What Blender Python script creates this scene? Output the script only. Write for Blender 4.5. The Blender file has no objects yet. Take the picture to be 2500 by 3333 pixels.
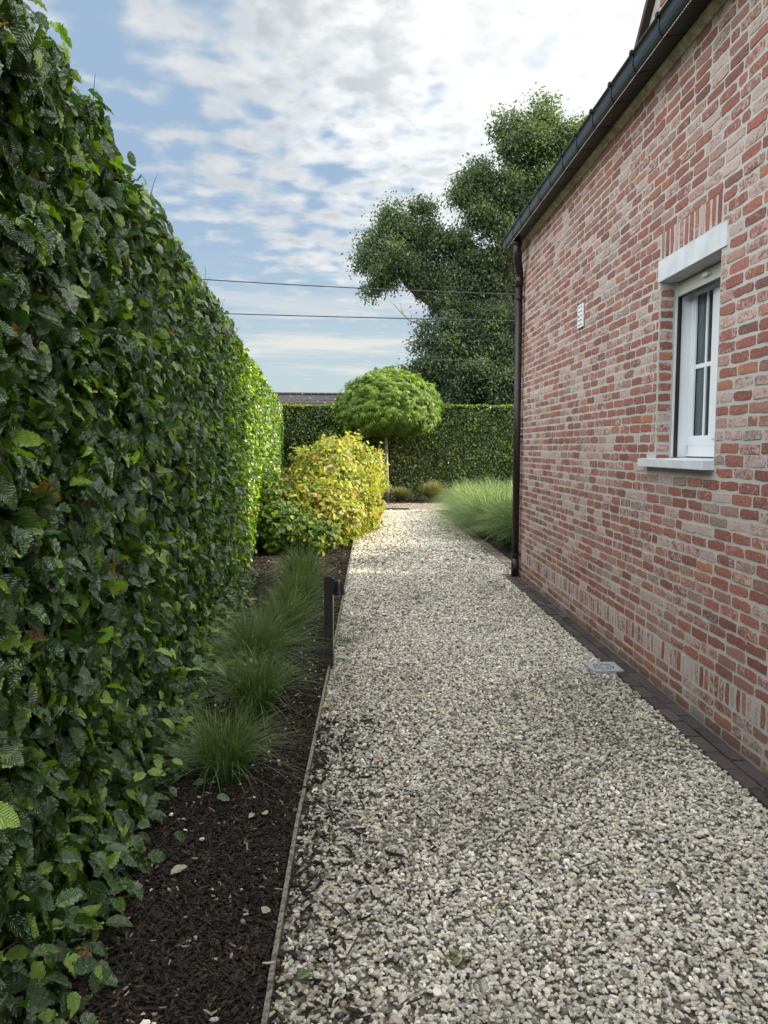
import bpy, math
import numpy as np
from mathutils import Vector
R = np.random.default_rng(11)
rad = math.radians
S = bpy.context.scene
COL = S.collection

# ------------------------------------------------------------------ camera
cam = bpy.data.cameras.new("camera")
cam.sensor_fit = 'VERTICAL'
cam.sensor_height = 36.0
cam.lens = 36.0 * 2420.0 / 3333.0
cam.clip_start = 0.05
cam.clip_end = 2000
camo = bpy.data.objects.new("camera", cam)
COL.objects.link(camo)
camo.location = (0, 0, 1.5)
camo.rotation_euler = (rad(90 - 4.948), 0, rad(-1.863))
S.camera = camo

# ------------------------------------------------------------------ light
SUN_AZ, SUN_EL = 90.5, 29.0          # azimuth from +Y towards +X
S.view_settings.view_transform = 'Standard'
S.view_settings.look = 'None'
S.view_settings.gamma = 1
S.view_settings.exposure = 1.15
sun = bpy.data.lights.new("sun", 'SUN')
sun.energy = 4.4
sun.angle = rad(0.55)
sun.color = (1.0, 0.86, 0.58)
suno = bpy.data.objects.new("sun", sun)
COL.objects.link(suno)
sd = Vector((math.sin(rad(SUN_AZ)) * math.cos(rad(SUN_EL)), math.cos(rad(SUN_AZ)) * math.cos(rad(SUN_EL)), math.sin(rad(SUN_EL))))
suno.rotation_euler = sd.to_track_quat('Z', 'Y').to_euler()
suno.location = (20, 0, 30)

W = bpy.data.worlds.new("World")
S.world = W
W.use_nodes = True


class NT:
    """small helper for wiring nodes"""
    def __init__(s, tree):
        s.t = tree
        s.t.nodes.clear()

    def n(s, typ, **kw):
        nd = s.t.nodes.new(typ)
        ins = kw.pop('ins', {})
        for k, v in kw.items():
            setattr(nd, k, v)
        for k, v in ins.items():
            s.set(nd, k, v)
        return nd

    def set(s, nd, k, v):
        if isinstance(v, bpy.types.NodeSocket):
            s.t.links.new(v, nd.inputs[k])
        elif isinstance(v, bpy.types.Node):
            s.t.links.new(v.outputs[0], nd.inputs[k])
        else:
            nd.inputs[k].default_value = v

    def m(s, op, a, b=None, c=None, clamp=False):
        nd = s.t.nodes.new('ShaderNodeMath')
        nd.operation = op
        nd.use_clamp = clamp
        s.set(nd, 0, a)
        if b is not None: s.set(nd, 1, b)
        if c is not None: s.set(nd, 2, c)
        return nd.outputs[0]

    def mix(s, f, a, b, blend='MIX'):
        nd = s.t.nodes.new('ShaderNodeMix')
        nd.data_type = 'RGBA'
        nd.blend_type = blend
        s.set(nd, 0, f); s.set(nd, 6, a); s.set(nd, 7, b)
        return nd.outputs[2]

    def ss(s, v, a, b, lo=0.0, hi=1.0):
        nd = s.t.nodes.new('ShaderNodeMapRange')
        nd.interpolation_type = 'SMOOTHSTEP'
        s.set(nd, 0, v); s.set(nd, 1, a); s.set(nd, 2, b); s.set(nd, 3, lo); s.set(nd, 4, hi)
        return nd.outputs[0]

    def noise(s, vec, scale, detail=4, rough=0.5, dist=0.0):
        nd = s.n('ShaderNodeTexNoise')
        s.set(nd, 'Vector', vec)
        nd.inputs['Scale'].default_value = scale
        nd.inputs['Detail'].default_value = detail
        nd.inputs['Roughness'].default_value = rough
        nd.inputs['Distortion'].default_value = dist
        return nd.outputs[0]


def build_world():
    w = NT(W.node_tree)
    out = w.n('ShaderNodeOutputWorld')
    bg = w.n('ShaderNodeBackground')
    bg.inputs[1].default_value = 0.1
    w.t.links.new(bg.outputs[0], out.inputs[0])
    sky = w.n('ShaderNodeTexSky', sky_type='NISHITA')
    sky.sun_disc = False
    sky.sun_elevation = rad(SUN_EL)
    sky.sun_rotation = rad(SUN_AZ)
    sky.air_density = 1.0
    sky.dust_density = 1.2
    sky.ozone_density = 1.5
    tc = w.n('ShaderNodeTexCoord')
    d = tc.outputs['Generated']
    sep = w.n('ShaderNodeSeparateXYZ', ins={0: d})
    dx, dy, dz = sep.outputs
    den = w.m('ADD', w.m('MAXIMUM', dz, 0.0), 0.075)
    ux, uy = w.m('DIVIDE', dx, den), w.m('DIVIDE', dy, den)
    uv = w.n('ShaderNodeCombineXYZ', ins={0: ux, 1: uy, 2: 0.0}).outputs[0]
    az = w.m('ARCTAN2', dx, dy)                       # 0 = along the wall, + to the right
    big = w.noise(uv, 0.55, 3, 0.55)
    mid = w.noise(uv, 2.3, 5, 0.6, 0.3)
    puf = w.noise(uv, 8.5, 3, 0.45, 0.1)
    fine = w.noise(uv, 22.0, 3, 0.5)
    # more cloud high up and to the right, clear air to the left and low down
    cover = w.m('SUBTRACT', w.m('MULTIPLY', w.ss(dz, 0.16, 0.46), 0.24), 0.15)
    cover = w.m('ADD', cover, w.m('MULTIPLY', w.ss(az, -0.34, 0.02), 0.19))
    cover = w.m('SUBTRACT', cover, w.m('MULTIPLY', w.ss(az, -0.20, -0.38), 0.16))
    cover = w.m('SUBTRACT', cover, w.m('MULTIPLY', w.ss(dz, 0.26, 0.12), 0.19))
    v = w.m('ADD', w.m('MULTIPLY', big, 0.45), w.m('MULTIPLY', mid, 0.60))
    v = w.m('ADD', v, w.m('MULTIPLY', puf, 1.05))
    v = w.m('ADD', v, w.m('MULTIPLY', fine, 0.10))
    v = w.m('ADD', v, cover)
    mask = w.ss(v, 1.00, 1.36)
    thick = w.ss(v, 1.22, 1.42)
    # low streaky bands near the horizon
    uv2 = w.n('ShaderNodeCombineXYZ', ins={0: w.m('MULTIPLY', az, 2.2), 1: w.m('MULTIPLY', dz, 30.0), 2: 3.3}).outputs[0]
    st = w.noise(uv2, 1.15, 5, 0.55, 0.4)
    band = w.m('MULTIPLY', w.ss(st, 0.46, 0.62), w.ss(dz, 0.26, 0.10))
    # cloud brightness: lit rims, greyer where thick, brighter towards the sun
    sunv = w.n('ShaderNodeVectorMath', operation='DOT_PRODUCT', ins={0: d, 1: (math.sin(rad(24)) * .89, math.cos(rad(24)) * .89, 0.455)})
    tosun = w.ss(sunv.outputs[1], 0.84, 0.995)
    sh = w.noise(uv, 2.6, 5, 0.6, 0.25)
    sh2 = w.noise(uv, 9.5, 4, 0.55, 0.1)
    g0 = w.m('ADD', w.m('MULTIPLY', sh, 0.55), w.m('MULTIPLY', sh2, 0.45))
    grey = w.m('MULTIPLY', w.ss(g0, 0.38, 0.58), w.m('ADD', 0.35, w.m('MULTIPLY', thick, 0.65)))
    greycol = w.mix(tosun, (2.45, 2.62, 2.78, 1), (3.1, 3.25, 3.35, 1))
    whitecol = w.mix(tosun, (3.55, 3.65, 3.7, 1), (5.6, 5.6, 5.5, 1))
    cc = w.mix(grey, whitecol, greycol)
    # sky overhead and outside the view brightened as added fill; glow round the sun
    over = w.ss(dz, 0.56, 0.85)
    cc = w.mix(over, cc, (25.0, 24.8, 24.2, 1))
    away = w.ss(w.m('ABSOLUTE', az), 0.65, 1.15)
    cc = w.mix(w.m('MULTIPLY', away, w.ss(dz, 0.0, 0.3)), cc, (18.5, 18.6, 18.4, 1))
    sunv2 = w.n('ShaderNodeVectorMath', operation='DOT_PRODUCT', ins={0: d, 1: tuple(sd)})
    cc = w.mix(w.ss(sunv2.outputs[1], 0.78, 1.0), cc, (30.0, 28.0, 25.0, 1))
    hz = w.ss(dz, 0.32, 0.0)
    base = w.mix(1.0, sky.outputs[0], (0.42, 0.46, 0.52, 1), 'MULTIPLY')
    base = w.mix(0.72, base, (2.0, 2.75, 3.6, 1))
    base = w.mix(w.m('MULTIPLY', hz, 0.9), base, (2.7, 3.25, 3.3, 1))
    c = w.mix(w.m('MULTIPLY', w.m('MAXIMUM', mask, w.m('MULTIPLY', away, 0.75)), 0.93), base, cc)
    glow = w.ss(sunv.outputs[1], 0.92, 1.0)
    c = w.mix(w.m('MULTIPLY', glow, 0.38), c, (6.4, 6.4, 6.2, 1))
    c = w.mix(w.m('MULTIPLY', band, 0.88), c, (4.0, 3.9, 3.6, 1))
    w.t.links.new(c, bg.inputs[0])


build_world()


# ------------------------------------------------------------------ mesh tools
def tag(o, label=None, cat=None, group=None, kind=None):
    if label: o['label'] = label
    if cat: o['category'] = cat
    if group: o['group'] = group
    if kind: o['kind'] = kind
    return o


def empty(name, loc, label, cat, group=None):
    o = bpy.data.objects.new(name, None)
    o.empty_display_size = 0.1
    o.location = loc
    COL.objects.link(o)
    return tag(o, label, cat, group)


def build(name, V, T, mat, parent=None, col=None, luv=None, smooth=False):
    """V are world positions; children get the parent's inverse offset"""
    V = np.asarray(V, dtype=np.float32).reshape(-1, 3)
    T = np.asarray(T, dtype=np.int32).reshape(-1, 3)
    if parent is not None:
        off = np.zeros(3)
        p = parent
        while p is not None:
            off += np.array(p.location); p = p.parent
        V = V - off.astype(np.float32)
    me = bpy.data.meshes.new(name)
    me.vertices.add(len(V))
    me.vertices.foreach_set('co', V.ravel())
    me.loops.add(len(T) * 3)
    me.loops.foreach_set('vertex_index', T.ravel())
    me.polygons.add(len(T))
    me.polygons.foreach_set('loop_start', np.arange(0, len(T) * 3, 3, dtype=np.int32))
    me.polygons.foreach_set('use_smooth', np.full(len(T), smooth, dtype=bool))
    if col is not None:
        col = np.asarray(col, dtype=np.float32)
        if col.shape[1] == 3:
            col = np.concatenate([col, np.ones((len(col), 1), np.float32)], 1)
        a = me.attributes.new('col', 'FLOAT_COLOR', 'POINT')
        a.data.foreach_set('color', col.ravel())
    if luv is not None:
        a = me.attributes.new('luv', 'FLOAT_VECTOR', 'POINT')
        a.data.foreach_set('vector', np.asarray(luv, np.float32).ravel())
    me.materials.append(mat)
    me.update(calc_edges=True)
    o = bpy.data.objects.new(name, me)
    COL.objects.link(o)
    if parent is not None:
        o.parent = parent
    return o


class MB:
    def __init__(s):
        s.V, s.T, s.C = [], [], []
        s.k = 0

    def add(s, V, T, c=None):
        V = np.asarray(V, float).reshape(-1, 3)
        T = np.asarray(T, int).reshape(-1, 3)
        s.V.append(V); s.T.append(T + s.k); s.k += len(V)
        s.C.append(np.tile(np.array(c if c is not None else (1, 1, 1), float), (len(V), 1)))
        return s

    def box(s, a, b, c=None):
        a, b = np.minimum(a, b), np.maximum(a, b)
        V = [(x, y, z) for x in (a[0], b[0]) for y in (a[1], b[1]) for z in (a[2], b[2])]
        Q = [(0, 1, 3, 2), (4, 6, 7, 5), (0, 4, 5, 1), (2, 3, 7, 6), (0, 2, 6, 4), (1, 5, 7, 3)]
        T = [t for q in Q for t in ((q[0], q[1], q[2]), (q[0], q[2], q[3]))]
        return s.add(V, T, c)

    def tube(s, P, r, n=8, c=None, cap=True):
        P = np.asarray(P, float)
        r = np.broadcast_to(np.asarray(r, float), (len(P),))
        D = np.gradient(P, axis=0)
        D /= np.linalg.norm(D, axis=1)[:, None] + 1e-9
        up = np.array([0, 0, 1.]) if abs(D[0, 2]) < .9 else np.array([0, 1., 0])
        rings = []
        A = np.cross(D[0], up); A /= np.linalg.norm(A)
        for i in range(len(P)):
            A = A - D[i] * (A @ D[i]); A /= np.linalg.norm(A)
            B = np.cross(D[i], A)
            th = np.arange(n) * 2 * math.pi / n
            rings.append(P[i] + r[i] * (np.cos(th)[:, None] * A + np.sin(th)[:, None] * B))
        V = np.concatenate(rings)
        T = []
        for i in range(len(P) - 1):
            for j in range(n):
                a, b = i * n + j, i * n + (j + 1) % n
                T += [(a, b, b + n), (a, b + n, a + n)]
        if cap:
            V = np.concatenate([V, P[:1], P[-1:]])
            e = len(P) * n
            for j in range(n):
                T.append((e, (j + 1) % n, j))
                T.append((e + 1, (len(P) - 1) * n + j, (len(P) - 1) * n + (j + 1) % n))
        return s.add(V, T, c)

    def prism(s, prof, a, b, axis=1, c=None):
        """closed 2-D profile extruded along an axis (1: profile is (x,z) swept in y)"""
        prof = np.asarray(prof, float)
        n = len(prof)
        V = []
        for t in (a, b):
            for p in prof:
                V.append((p[0], t, p[1]) if axis == 1 else ((t, p[0], p[1]) if axis == 0 else (p[0], p[1], t)))
        T = []
        for j in range(n):
            k = (j + 1) % n
            T += [(j, k, k + n), (j, k + n, j + n)]
        from mathutils.geometry import tessellate_polygon
        tri = tessellate_polygon([[Vector((p[0], p[1], 0)) for p in prof]])
        for t in tri:
            T += [tuple(t), (t[0] + n, t[2] + n, t[1] + n)]
        return s.add(V, T, c)

    def build(s, name, mat, parent=None, smooth=False, usecol=False):
        return build(name, np.concatenate(s.V), np.concatenate(s.T), mat, parent,
                     np.concatenate(s.C) if usecol else None, None, smooth)


def inst(tv, tt, pos, X, Y, Z, scale):
    """instance template vertices with bases X,Y,Z (N,3) -> V, T"""
    N, K = len(pos), len(tv)
    sc = np.asarray(scale, float)
    if sc.ndim == 1: sc = np.repeat(sc[:, None], 3, 1)
    loc = tv[None, :, :] * sc[:, None, :]
    V = pos[:, None, :] + loc[:, :, 0:1] * X[:, None, :] + loc[:, :, 1:2] * Y[:, None, :] + loc[:, :, 2:3] * Z[:, None, :]
    T = tt[None, :, :] + (np.arange(N) * K)[:, None, None]
    return V.reshape(-1, 3), T.reshape(-1, 3)


def norm(a):
    return a / (np.linalg.norm(a, axis=-1, keepdims=True) + 1e-9)


def basis(n, t):
    Z = norm(n)
    Y = norm(t - Z * np.sum(t * Z, -1, keepdims=True))
    X = np.cross(Y, Z)
    return X, Y, Z


def leaf_template(rows, wid, fold=0.18, curl=0.25, teeth=0.0, wave=0.0):
    ys = np.linspace(0, 1, rows + 1)
    V, UV, T = [(0, 0, 0)], [(0, 0, 0)], []
    prev = None
    for i, y in enumerate(ys[1:-1], 1):
        w = wid * math.sin(math.pi * y ** 0.85) ** 0.75 * (1 + (teeth if i % 2 else -teeth))
        k = len(V)
        wz = wave * math.sin(i * 2.1)
        V += [(-w, y, w * fold - curl * y * y + wz), (0, y, -curl * y * y), (w, y, w * fold - curl * y * y - wz)]
        UV += [(-w / wid, y, 0), (0, y, 0), (w / wid, y, 0)]
        if prev is None:
            T += [(0, k + 1, k), (0, k + 2, k + 1)]
        else:
            for q in (0, 1):
                a, b = prev + q, prev + q + 1
                T += [(a, b, k + q + 1), (a, k + q + 1, k + q)]
        prev = k
    k = len(V)
    V.append((0, 1, -curl)); UV.append((0, 1, 0))
    T += [(prev, prev + 1, k), (prev + 1, prev + 2, k)]
    return np.array(V, float), np.array(T, int), np.array(UV, float)


# ------------------------------------------------------------------ materials
def newmat(name):
    m = bpy.data.materials.new(name)
    m.use_nodes = True
    w = NT(m.node_tree)
    out = w.n('ShaderNodeOutputMaterial')
    return m, w, out


def simple(name, c, rough=0.6, metal=0.0, spec=0.5, nscale=None, namt=0.15, bump=0.0, bscale=80):
    m, w, out = newmat(name)
    b = w.n('ShaderNodeBsdfPrincipled')
    b.inputs['Roughness'].default_value = rough
    b.inputs['Metallic'].default_value = metal
    b.inputs['Specular IOR Level'].default_value = spec
    tc = w.n('ShaderNodeTexCoord').outputs['Object']
    if nscale:
        f = w.noise(tc, nscale, 5, 0.6)
        lo = tuple(x * (1 - namt) for x in c) + (1,)
        hi = tuple(min(1, x * (1 + namt)) for x in c) + (1,)
        w.set(b, 'Base Color', w.mix(w.ss(f, 0.35, 0.65), lo, hi))
    else:
        b.inputs['Base Color'].default_value = tuple(c) + (1,)
    if bump:
        bn = w.n('ShaderNodeBump', ins={'Height': w.noise(tc, bscale, 4, 0.6), 'Strength': bump, 'Distance': 0.003})
        w.set(b, 'Normal', bn.outputs[0])
    w.t.links.new(b.outputs[0], out.inputs[0])
    return m


def leafmat(name, trans=0.35, rough=0.42, spec=0.5, veins=True, tcol=(1.25, 1.35, 0.35)):
    m, w, out = newmat(name)
    at = w.n('ShaderNodeAttribute', attribute_name='col')
    c = at.outputs['Color']
    b = w.n('ShaderNodeBsdfPrincipled')
    b.inputs['Roughness'].default_value = rough
    b.inputs['Specular IOR Level'].default_value = spec
    tr = w.n('ShaderNodeBsdfTranslucent')
    if veins:
        uvn = w.n('ShaderNodeAttribute', attribute_name='luv')
        sp = w.n('ShaderNodeSeparateXYZ', ins={0: uvn.outputs['Vector']})
        ax = w.m('ABSOLUTE', sp.outputs[0])
        ph = w.m('SUBTRACT', w.m('MULTIPLY', sp.outputs[1], 13.0), w.m('MULTIPLY', ax, 3.2))
        wv = w.m('ABSOLUTE', w.m('SINE', w.m('MULTIPLY', ph, math.pi)))
        rib = w.ss(ax, 0.10, 0.0)
        h = w.m('SUBTRACT', w.m('POWER', wv, 0.6), rib)
        bn = w.n('ShaderNodeBump', ins={'Height': h, 'Strength': 0.55, 'Distance': 0.0035})
        w.set(b, 'Normal', bn.outputs[0])
        c2 = w.mix(w.m('MULTIPLY', w.ss(wv, 0.25, 0.0), 0.18), c, w.mix(1.0, c, (1.5, 1.6, 1.4, 1), 'MULTIPLY'))
        c = c2
    w.set(b, 'Base Color', c)
    w.set(tr, 'Color', w.mix(1.0, c, tcol + (1,), 'MULTIPLY'))
    mx = w.n('ShaderNodeMixShader', ins={0: trans, 1: b.outputs[0], 2: tr.outputs[0]})
    w.t.links.new(mx.outputs[0], out.inputs[0])
    return m


def colmat(name, rough=0.8, spec=0.3, bump=0.0, bscale=200, nmul=None):
    m, w, out = newmat(name)
    at = w.n('ShaderNodeAttribute', attribute_name='col')
    b = w.n('ShaderNodeBsdfPrincipled')
    b.inputs['Roughness'].default_value = rough
    b.inputs['Specular IOR Level'].default_value = spec
    c = at.outputs['Color']
    tc = w.n('ShaderNodeTexCoord').outputs['Object']
    if nmul:
        c = w.mix(1.0, c, w.mix(w.noise(tc, nmul, 4, 0.6), (0.7, 0.7, 0.7, 1), (1.3, 1.3, 1.3, 1)), 'MULTIPLY')
    w.set(b, 'Base Color', c)
    if bump:
        bn = w.n('ShaderNodeBump', ins={'Height': w.noise(tc, bscale, 3, 0.6), 'Strength': bump, 'Distance': 0.002})
        w.set(b, 'Normal', bn.outputs[0])
    w.t.links.new(b.outputs[0], out.inputs[0])
    return m


def brickmat():
    m, w, out = newmat('reclaimed_brick')
    at = w.n('ShaderNodeAttribute', attribute_name='col')
    tc = w.n('ShaderNodeTexCoord').outputs['Object']
    b = w.n('ShaderNodeBsdfPrincipled')
    b.inputs['Roughness'].default_value = 0.9
    b.inputs['Specular IOR Level'].default_value = 0.25
    n1 = w.noise(tc, 24, 5, 0.7, 0.8)
    n2 = w.noise(tc, 70, 4, 0.7, 0.5)
    n3 = w.noise(tc, 240, 3, 0.6)
    mot = w.mix(w.ss(n2, 0.3, 0.7), (0.66, 0.64, 0.66, 1), (1.28, 1.30, 1.28, 1))
    c = w.mix(1.0, at.outputs['Color'], mot, 'MULTIPLY')
    # old limewash left in ragged patches, its amount differs from brick to brick (alpha)
    thr = w.m('SUBTRACT', 0.685, w.m('MULTIPLY', at.outputs['Alpha'], 0.36))
    lm = w.m('ADD', w.m('MULTIPLY', n1, 0.65), w.m('MULTIPLY', n2, 0.35))
    lime = w.ss(lm, thr, w.m('ADD', thr, 0.13))
    c = w.mix(w.m('MULTIPLY', lime, 0.70), c, (0.53, 0.475, 0.44, 1))
    dark = w.ss(n2, 0.68, 0.76)
    c = w.mix(w.m('MULTIPLY', dark, 0.35), c, (0.08, 0.045, 0.04, 1))
    foot_n = w.noise(tc, 9, 4, 0.65)
    sepz = w.n('ShaderNodeSeparateXYZ', ins={0: tc})
    foot = w.ss(w.m('ADD', sepz.outputs[2], w.m('MULTIPLY', foot_n, 0.22)), 0.26, 0.09)
    c = w.mix(w.m('MULTIPLY', foot, 0.55), c, (0.115, 0.10, 0.075, 1))
    c = w.mix(0.12, c, (0.37, 0.275, 0.24, 1))
    blotch = w.noise(tc, 1.1, 3, 0.6)
    c = w.mix(1.0, c, w.mix(blotch, (0.84, 0.84, 0.85, 1), (1.14, 1.12, 1.10, 1)), 'MULTIPLY')
    w.set(b, 'Base Color', c)
    h = w.m('ADD', w.m('MULTIPLY', n2, 1.0), w.m('MULTIPLY', n3, 0.35))
    bn = w.n('ShaderNodeBump', ins={'Height': h, 'Strength': 0.7, 'Distance': 0.004})
    w.set(b, 'Normal', bn.outputs[0])
    w.t.links.new(b.outputs[0], out.inputs[0])
    return m


def mortarmat():
    m, w, out = newmat('lime_mortar')
    tc = w.n('ShaderNodeTexCoord').outputs['Object']
    b = w.n('ShaderNodeBsdfPrincipled')
    b.inputs['Roughness'].default_value = 0.95
    b.inputs['Specular IOR Level'].default_value = 0.2
    n1, n2 = w.noise(tc, 3.0, 4, 0.6), w.noise(tc, 130, 4, 0.65)
    c = w.mix(n1, (0.41, 0.415, 0.38, 1), (0.51, 0.52, 0.49, 1))
    c = w.mix(w.m('MULTIPLY', w.ss(n2, 0.4, 0.7), 0.35), c, (0.32, 0.31, 0.27, 1))
    sp = w.n('ShaderNodeSeparateXYZ', ins={0: tc})
    foot = w.m('MULTIPLY', w.ss(w.m('ADD', sp.outputs[2], w.m('MULTIPLY', n1, 0.12)), 0.16, 0.03), 0.6)
    c = w.mix(foot, c, (0.13, 0.125, 0.10, 1))          # splash dirt at the foot of the wall
    w.set(b, 'Base Color', c)
    bn = w.n('ShaderNodeBump', ins={'Height': n2, 'Strength': 0.6, 'Distance': 0.003})
    w.set(b, 'Normal', bn.outputs[0])
    w.t.links.new(b.outputs[0], out.inputs[0])
    return m


M_LEAF = leafmat('hornbeam_leaf', 0.34, 0.24, 1.0)
M_LEAF_FAR = leafmat('hornbeam_leaf_small', 0.50, 0.28, 0.7, veins=False, tcol=(2.3, 2.0, .30))
M_SHRUB = leafmat('dogwood_leaf', 0.42, 0.5, 0.4, False, (1.15, 1.2, 0.5))
M_BALL = leafmat('palmate_leaf', 0.42, 0.5, 0.4, False, (1.2, 1.3, 0.35))
M_TREE = leafmat('tree_leaf', 0.38, 0.6, 0.25, False, (1.2, 1.3, 0.5))
M_GRASS = leafmat('grass_blade', 0.35, 0.45, 0.4, False, (1.2, 1.25, 0.6))
M_TWIG = simple('bark', (0.075, 0.055, 0.04), 0.9, nscale=20, namt=0.4, bump=0.5, bscale=60)
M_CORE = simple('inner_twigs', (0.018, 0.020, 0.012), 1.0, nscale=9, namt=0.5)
M_BRICK = brickmat()
M_MORTAR = mortarmat()
M_STONE = colmat('limestone_chips', 0.75, 0.35, 0.3, 300, 90)
M_CHIP = colmat('bark_chips', 0.85, 0.3, 0.4, 250, 60)
M_ZINC = simple('dark_zinc', (0.011, 0.013, 0.015), 0.36, 0.0, 0.30, nscale=6, namt=0.25)
M_PIPE = simple('brown_zinc', (0.020, 0.016, 0.015), 0.42, 0.2, 0.5, nscale=8, namt=0.3)
M_BLUESTONE = simple('pale_stone', (0.58, 0.61, 0.64), 0.75, nscale=7, namt=0.07, bump=0.15, bscale=150)
M_PVC = simple('white_frame', (0.74, 0.78, 0.82), 0.35, nscale=3, namt=0.02)
M_CREAM = simple('cream_profile', (0.62, 0.61, 0.55), 0.45)
M_RUBBER = simple('black_rubber', (0.012, 0.012, 0.013), 0.5)
M_STEEL = simple('galvanised_steel', (0.42, 0.45, 0.47), 0.42, 0.3, nscale=40, namt=0.15)
M_BLACK = simple('dark_void', (0.006, 0.006, 0.006), 0.9)
M_WOODTRIM = simple('weathered_cornice', (0.36, 0.33, 0.25), 0.85, nscale=14, namt=0.3, bump=0.4, bscale=60)


def woodmat():
    m, w, out = newmat('weathered_edging')
    tc = w.n('ShaderNodeTexCoord').outputs['Object']
    b = w.n('ShaderNodeBsdfPrincipled')
    b.inputs['Roughness'].default_value = 0.9
    n1, n2 = w.noise(tc, 9, 5, 0.65), w.noise(tc, 55, 5, 0.7)
    c = w.mix(w.ss(n2, 0.35, 0.68), (0.055, 0.052, 0.040, 1), (0.25, 0.235, 0.195, 1))
    c = w.mix(w.m('MULTIPLY', w.ss(n1, 0.56, 0.66), 0.6), c, (0.14, 0.15, 0.08, 1))
    w.set(b, 'Base Color', c)
    bn = w.n('ShaderNodeBump', ins={'Height': n2, 'Strength': 0.6, 'Distance': 0.004})
    w.set(b, 'Normal', bn.outputs[0])
    w.t.links.new(b.outputs[0], out.inputs[0])
    return m


M_EDGE = woodmat()


# ------------------------------------------------------------------ ground
def sheet(name, pts, z, mat, kind='structure'):
    from mathutils.geometry import tessellate_polygon
    tri = tessellate_polygon([[Vector((p[0], p[1], 0)) for p in pts]])
    V = [(p[0], p[1], z) for p in pts]
    o = build(name, V, [tuple(t) for t in tri], mat)
    # faces must look up
    if o.data.polygons[0].normal.z < 0:
        o.data.flip_normals()
    o['kind'] = kind
    return o


M_SOIL = simple('soil', (0.022, 0.017, 0.013), 0.95, nscale=5, namt=0.45, bump=0.8, bscale=40)
M_MEADOW = simple('far_ground', (0.07, 0.085, 0.035), 0.95, nscale=0.6, namt=0.3)
M_GBED = simple('gravel_base', (0.115, 0.106, 0.085), 0.95, nscale=60, namt=0.4, bump=0.8, bscale=90)
sheet('ground', [(-300, -300), (300, -300), (300, 300), (-300, 300)], -0.03, M_MEADOW)
sheet('planting_bed', [(-2.9, -4), (1.60, -4), (1.60, 17.6), (12, 17.6), (12, 24), (-4, 24), (-4, 10)], -0.018, M_SOIL)
sheet('planting_bed', [(1.86, 8.7), (12, 8.7), (12, 17.6), (1.86, 17.6)], -0.014, M_SOIL)

EDG_Y = np.array([-4, 0.5, 2.83, 4.43, 5.48, 7.89, 11.27, 14.0, 16.0, 17.72])
EDG_X = np.array([-.245, -.25, -.25, -.22, -.20, -.16, -.11, -.06, .02, .10])


def edge_x(y):
    return np.interp(y, EDG_Y, EDG_X)


ys = np.linspace(-4, 17.72, 60)
left = [(float(edge_x(y)) + .004, float(y)) for y in ys]
sheet('gravel_bed', left + [(1.85, 17.72), (1.85, 8.66), (1.69, 8.66), (1.69, -4)], -0.006, M_GBED)


def vnoise(x, y, s=1.0, seed=0):
    r = np.random.default_rng(seed)
    v = 0
    for i in range(7):
        a = r.uniform(0, 2 * math.pi); f = s * r.uniform(.6, 2.2); p = r.uniform(0, 6.28)
        v = v + np.sin((x * math.cos(a) + y * math.sin(a)) * f + p + 1.3 * np.sin((x * math.sin(a) - y * math.cos(a)) * f * .7 + p))
    return v / 3.5


def icosa():
    t = (1 + 5 ** .5) / 2
    V = np.array([(-1, t, 0), (1, t, 0), (-1, -t, 0), (1, -t, 0), (0, -1, t), (0, 1, t), (0, -1, -t), (0, 1, -t), (t, 0, -1), (t, 0, 1), (-t, 0, -1), (-t, 0, 1)], float)
    V /= np.linalg.norm(V[0])
    T = np.array([(0, 11, 5), (0, 5, 1), (0, 1, 7), (0, 7, 10), (0, 10, 11), (1, 5, 9), (5, 11, 4), (11, 10, 2), (10, 7, 6), (7, 1, 8), (3, 9, 4), (3, 4, 2), (3, 2, 6), (3, 6, 8), (3, 8, 9), (4, 9, 5), (2, 4, 11), (6, 2, 10), (8, 6, 7), (9, 8, 1)])
    return V, T


def octa():
    V = np.array([(1, 0, 0), (-1, 0, 0), (0, 1, 0), (0, -1, 0), (0, 0, 1), (0, 0, -1)], float)
    T = np.array([(0, 2, 4), (2, 1, 4), (1, 3, 4), (3, 0, 4), (2, 0, 5), (1, 2, 5), (3, 1, 5), (0, 3, 5)])
    return V, T


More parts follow.
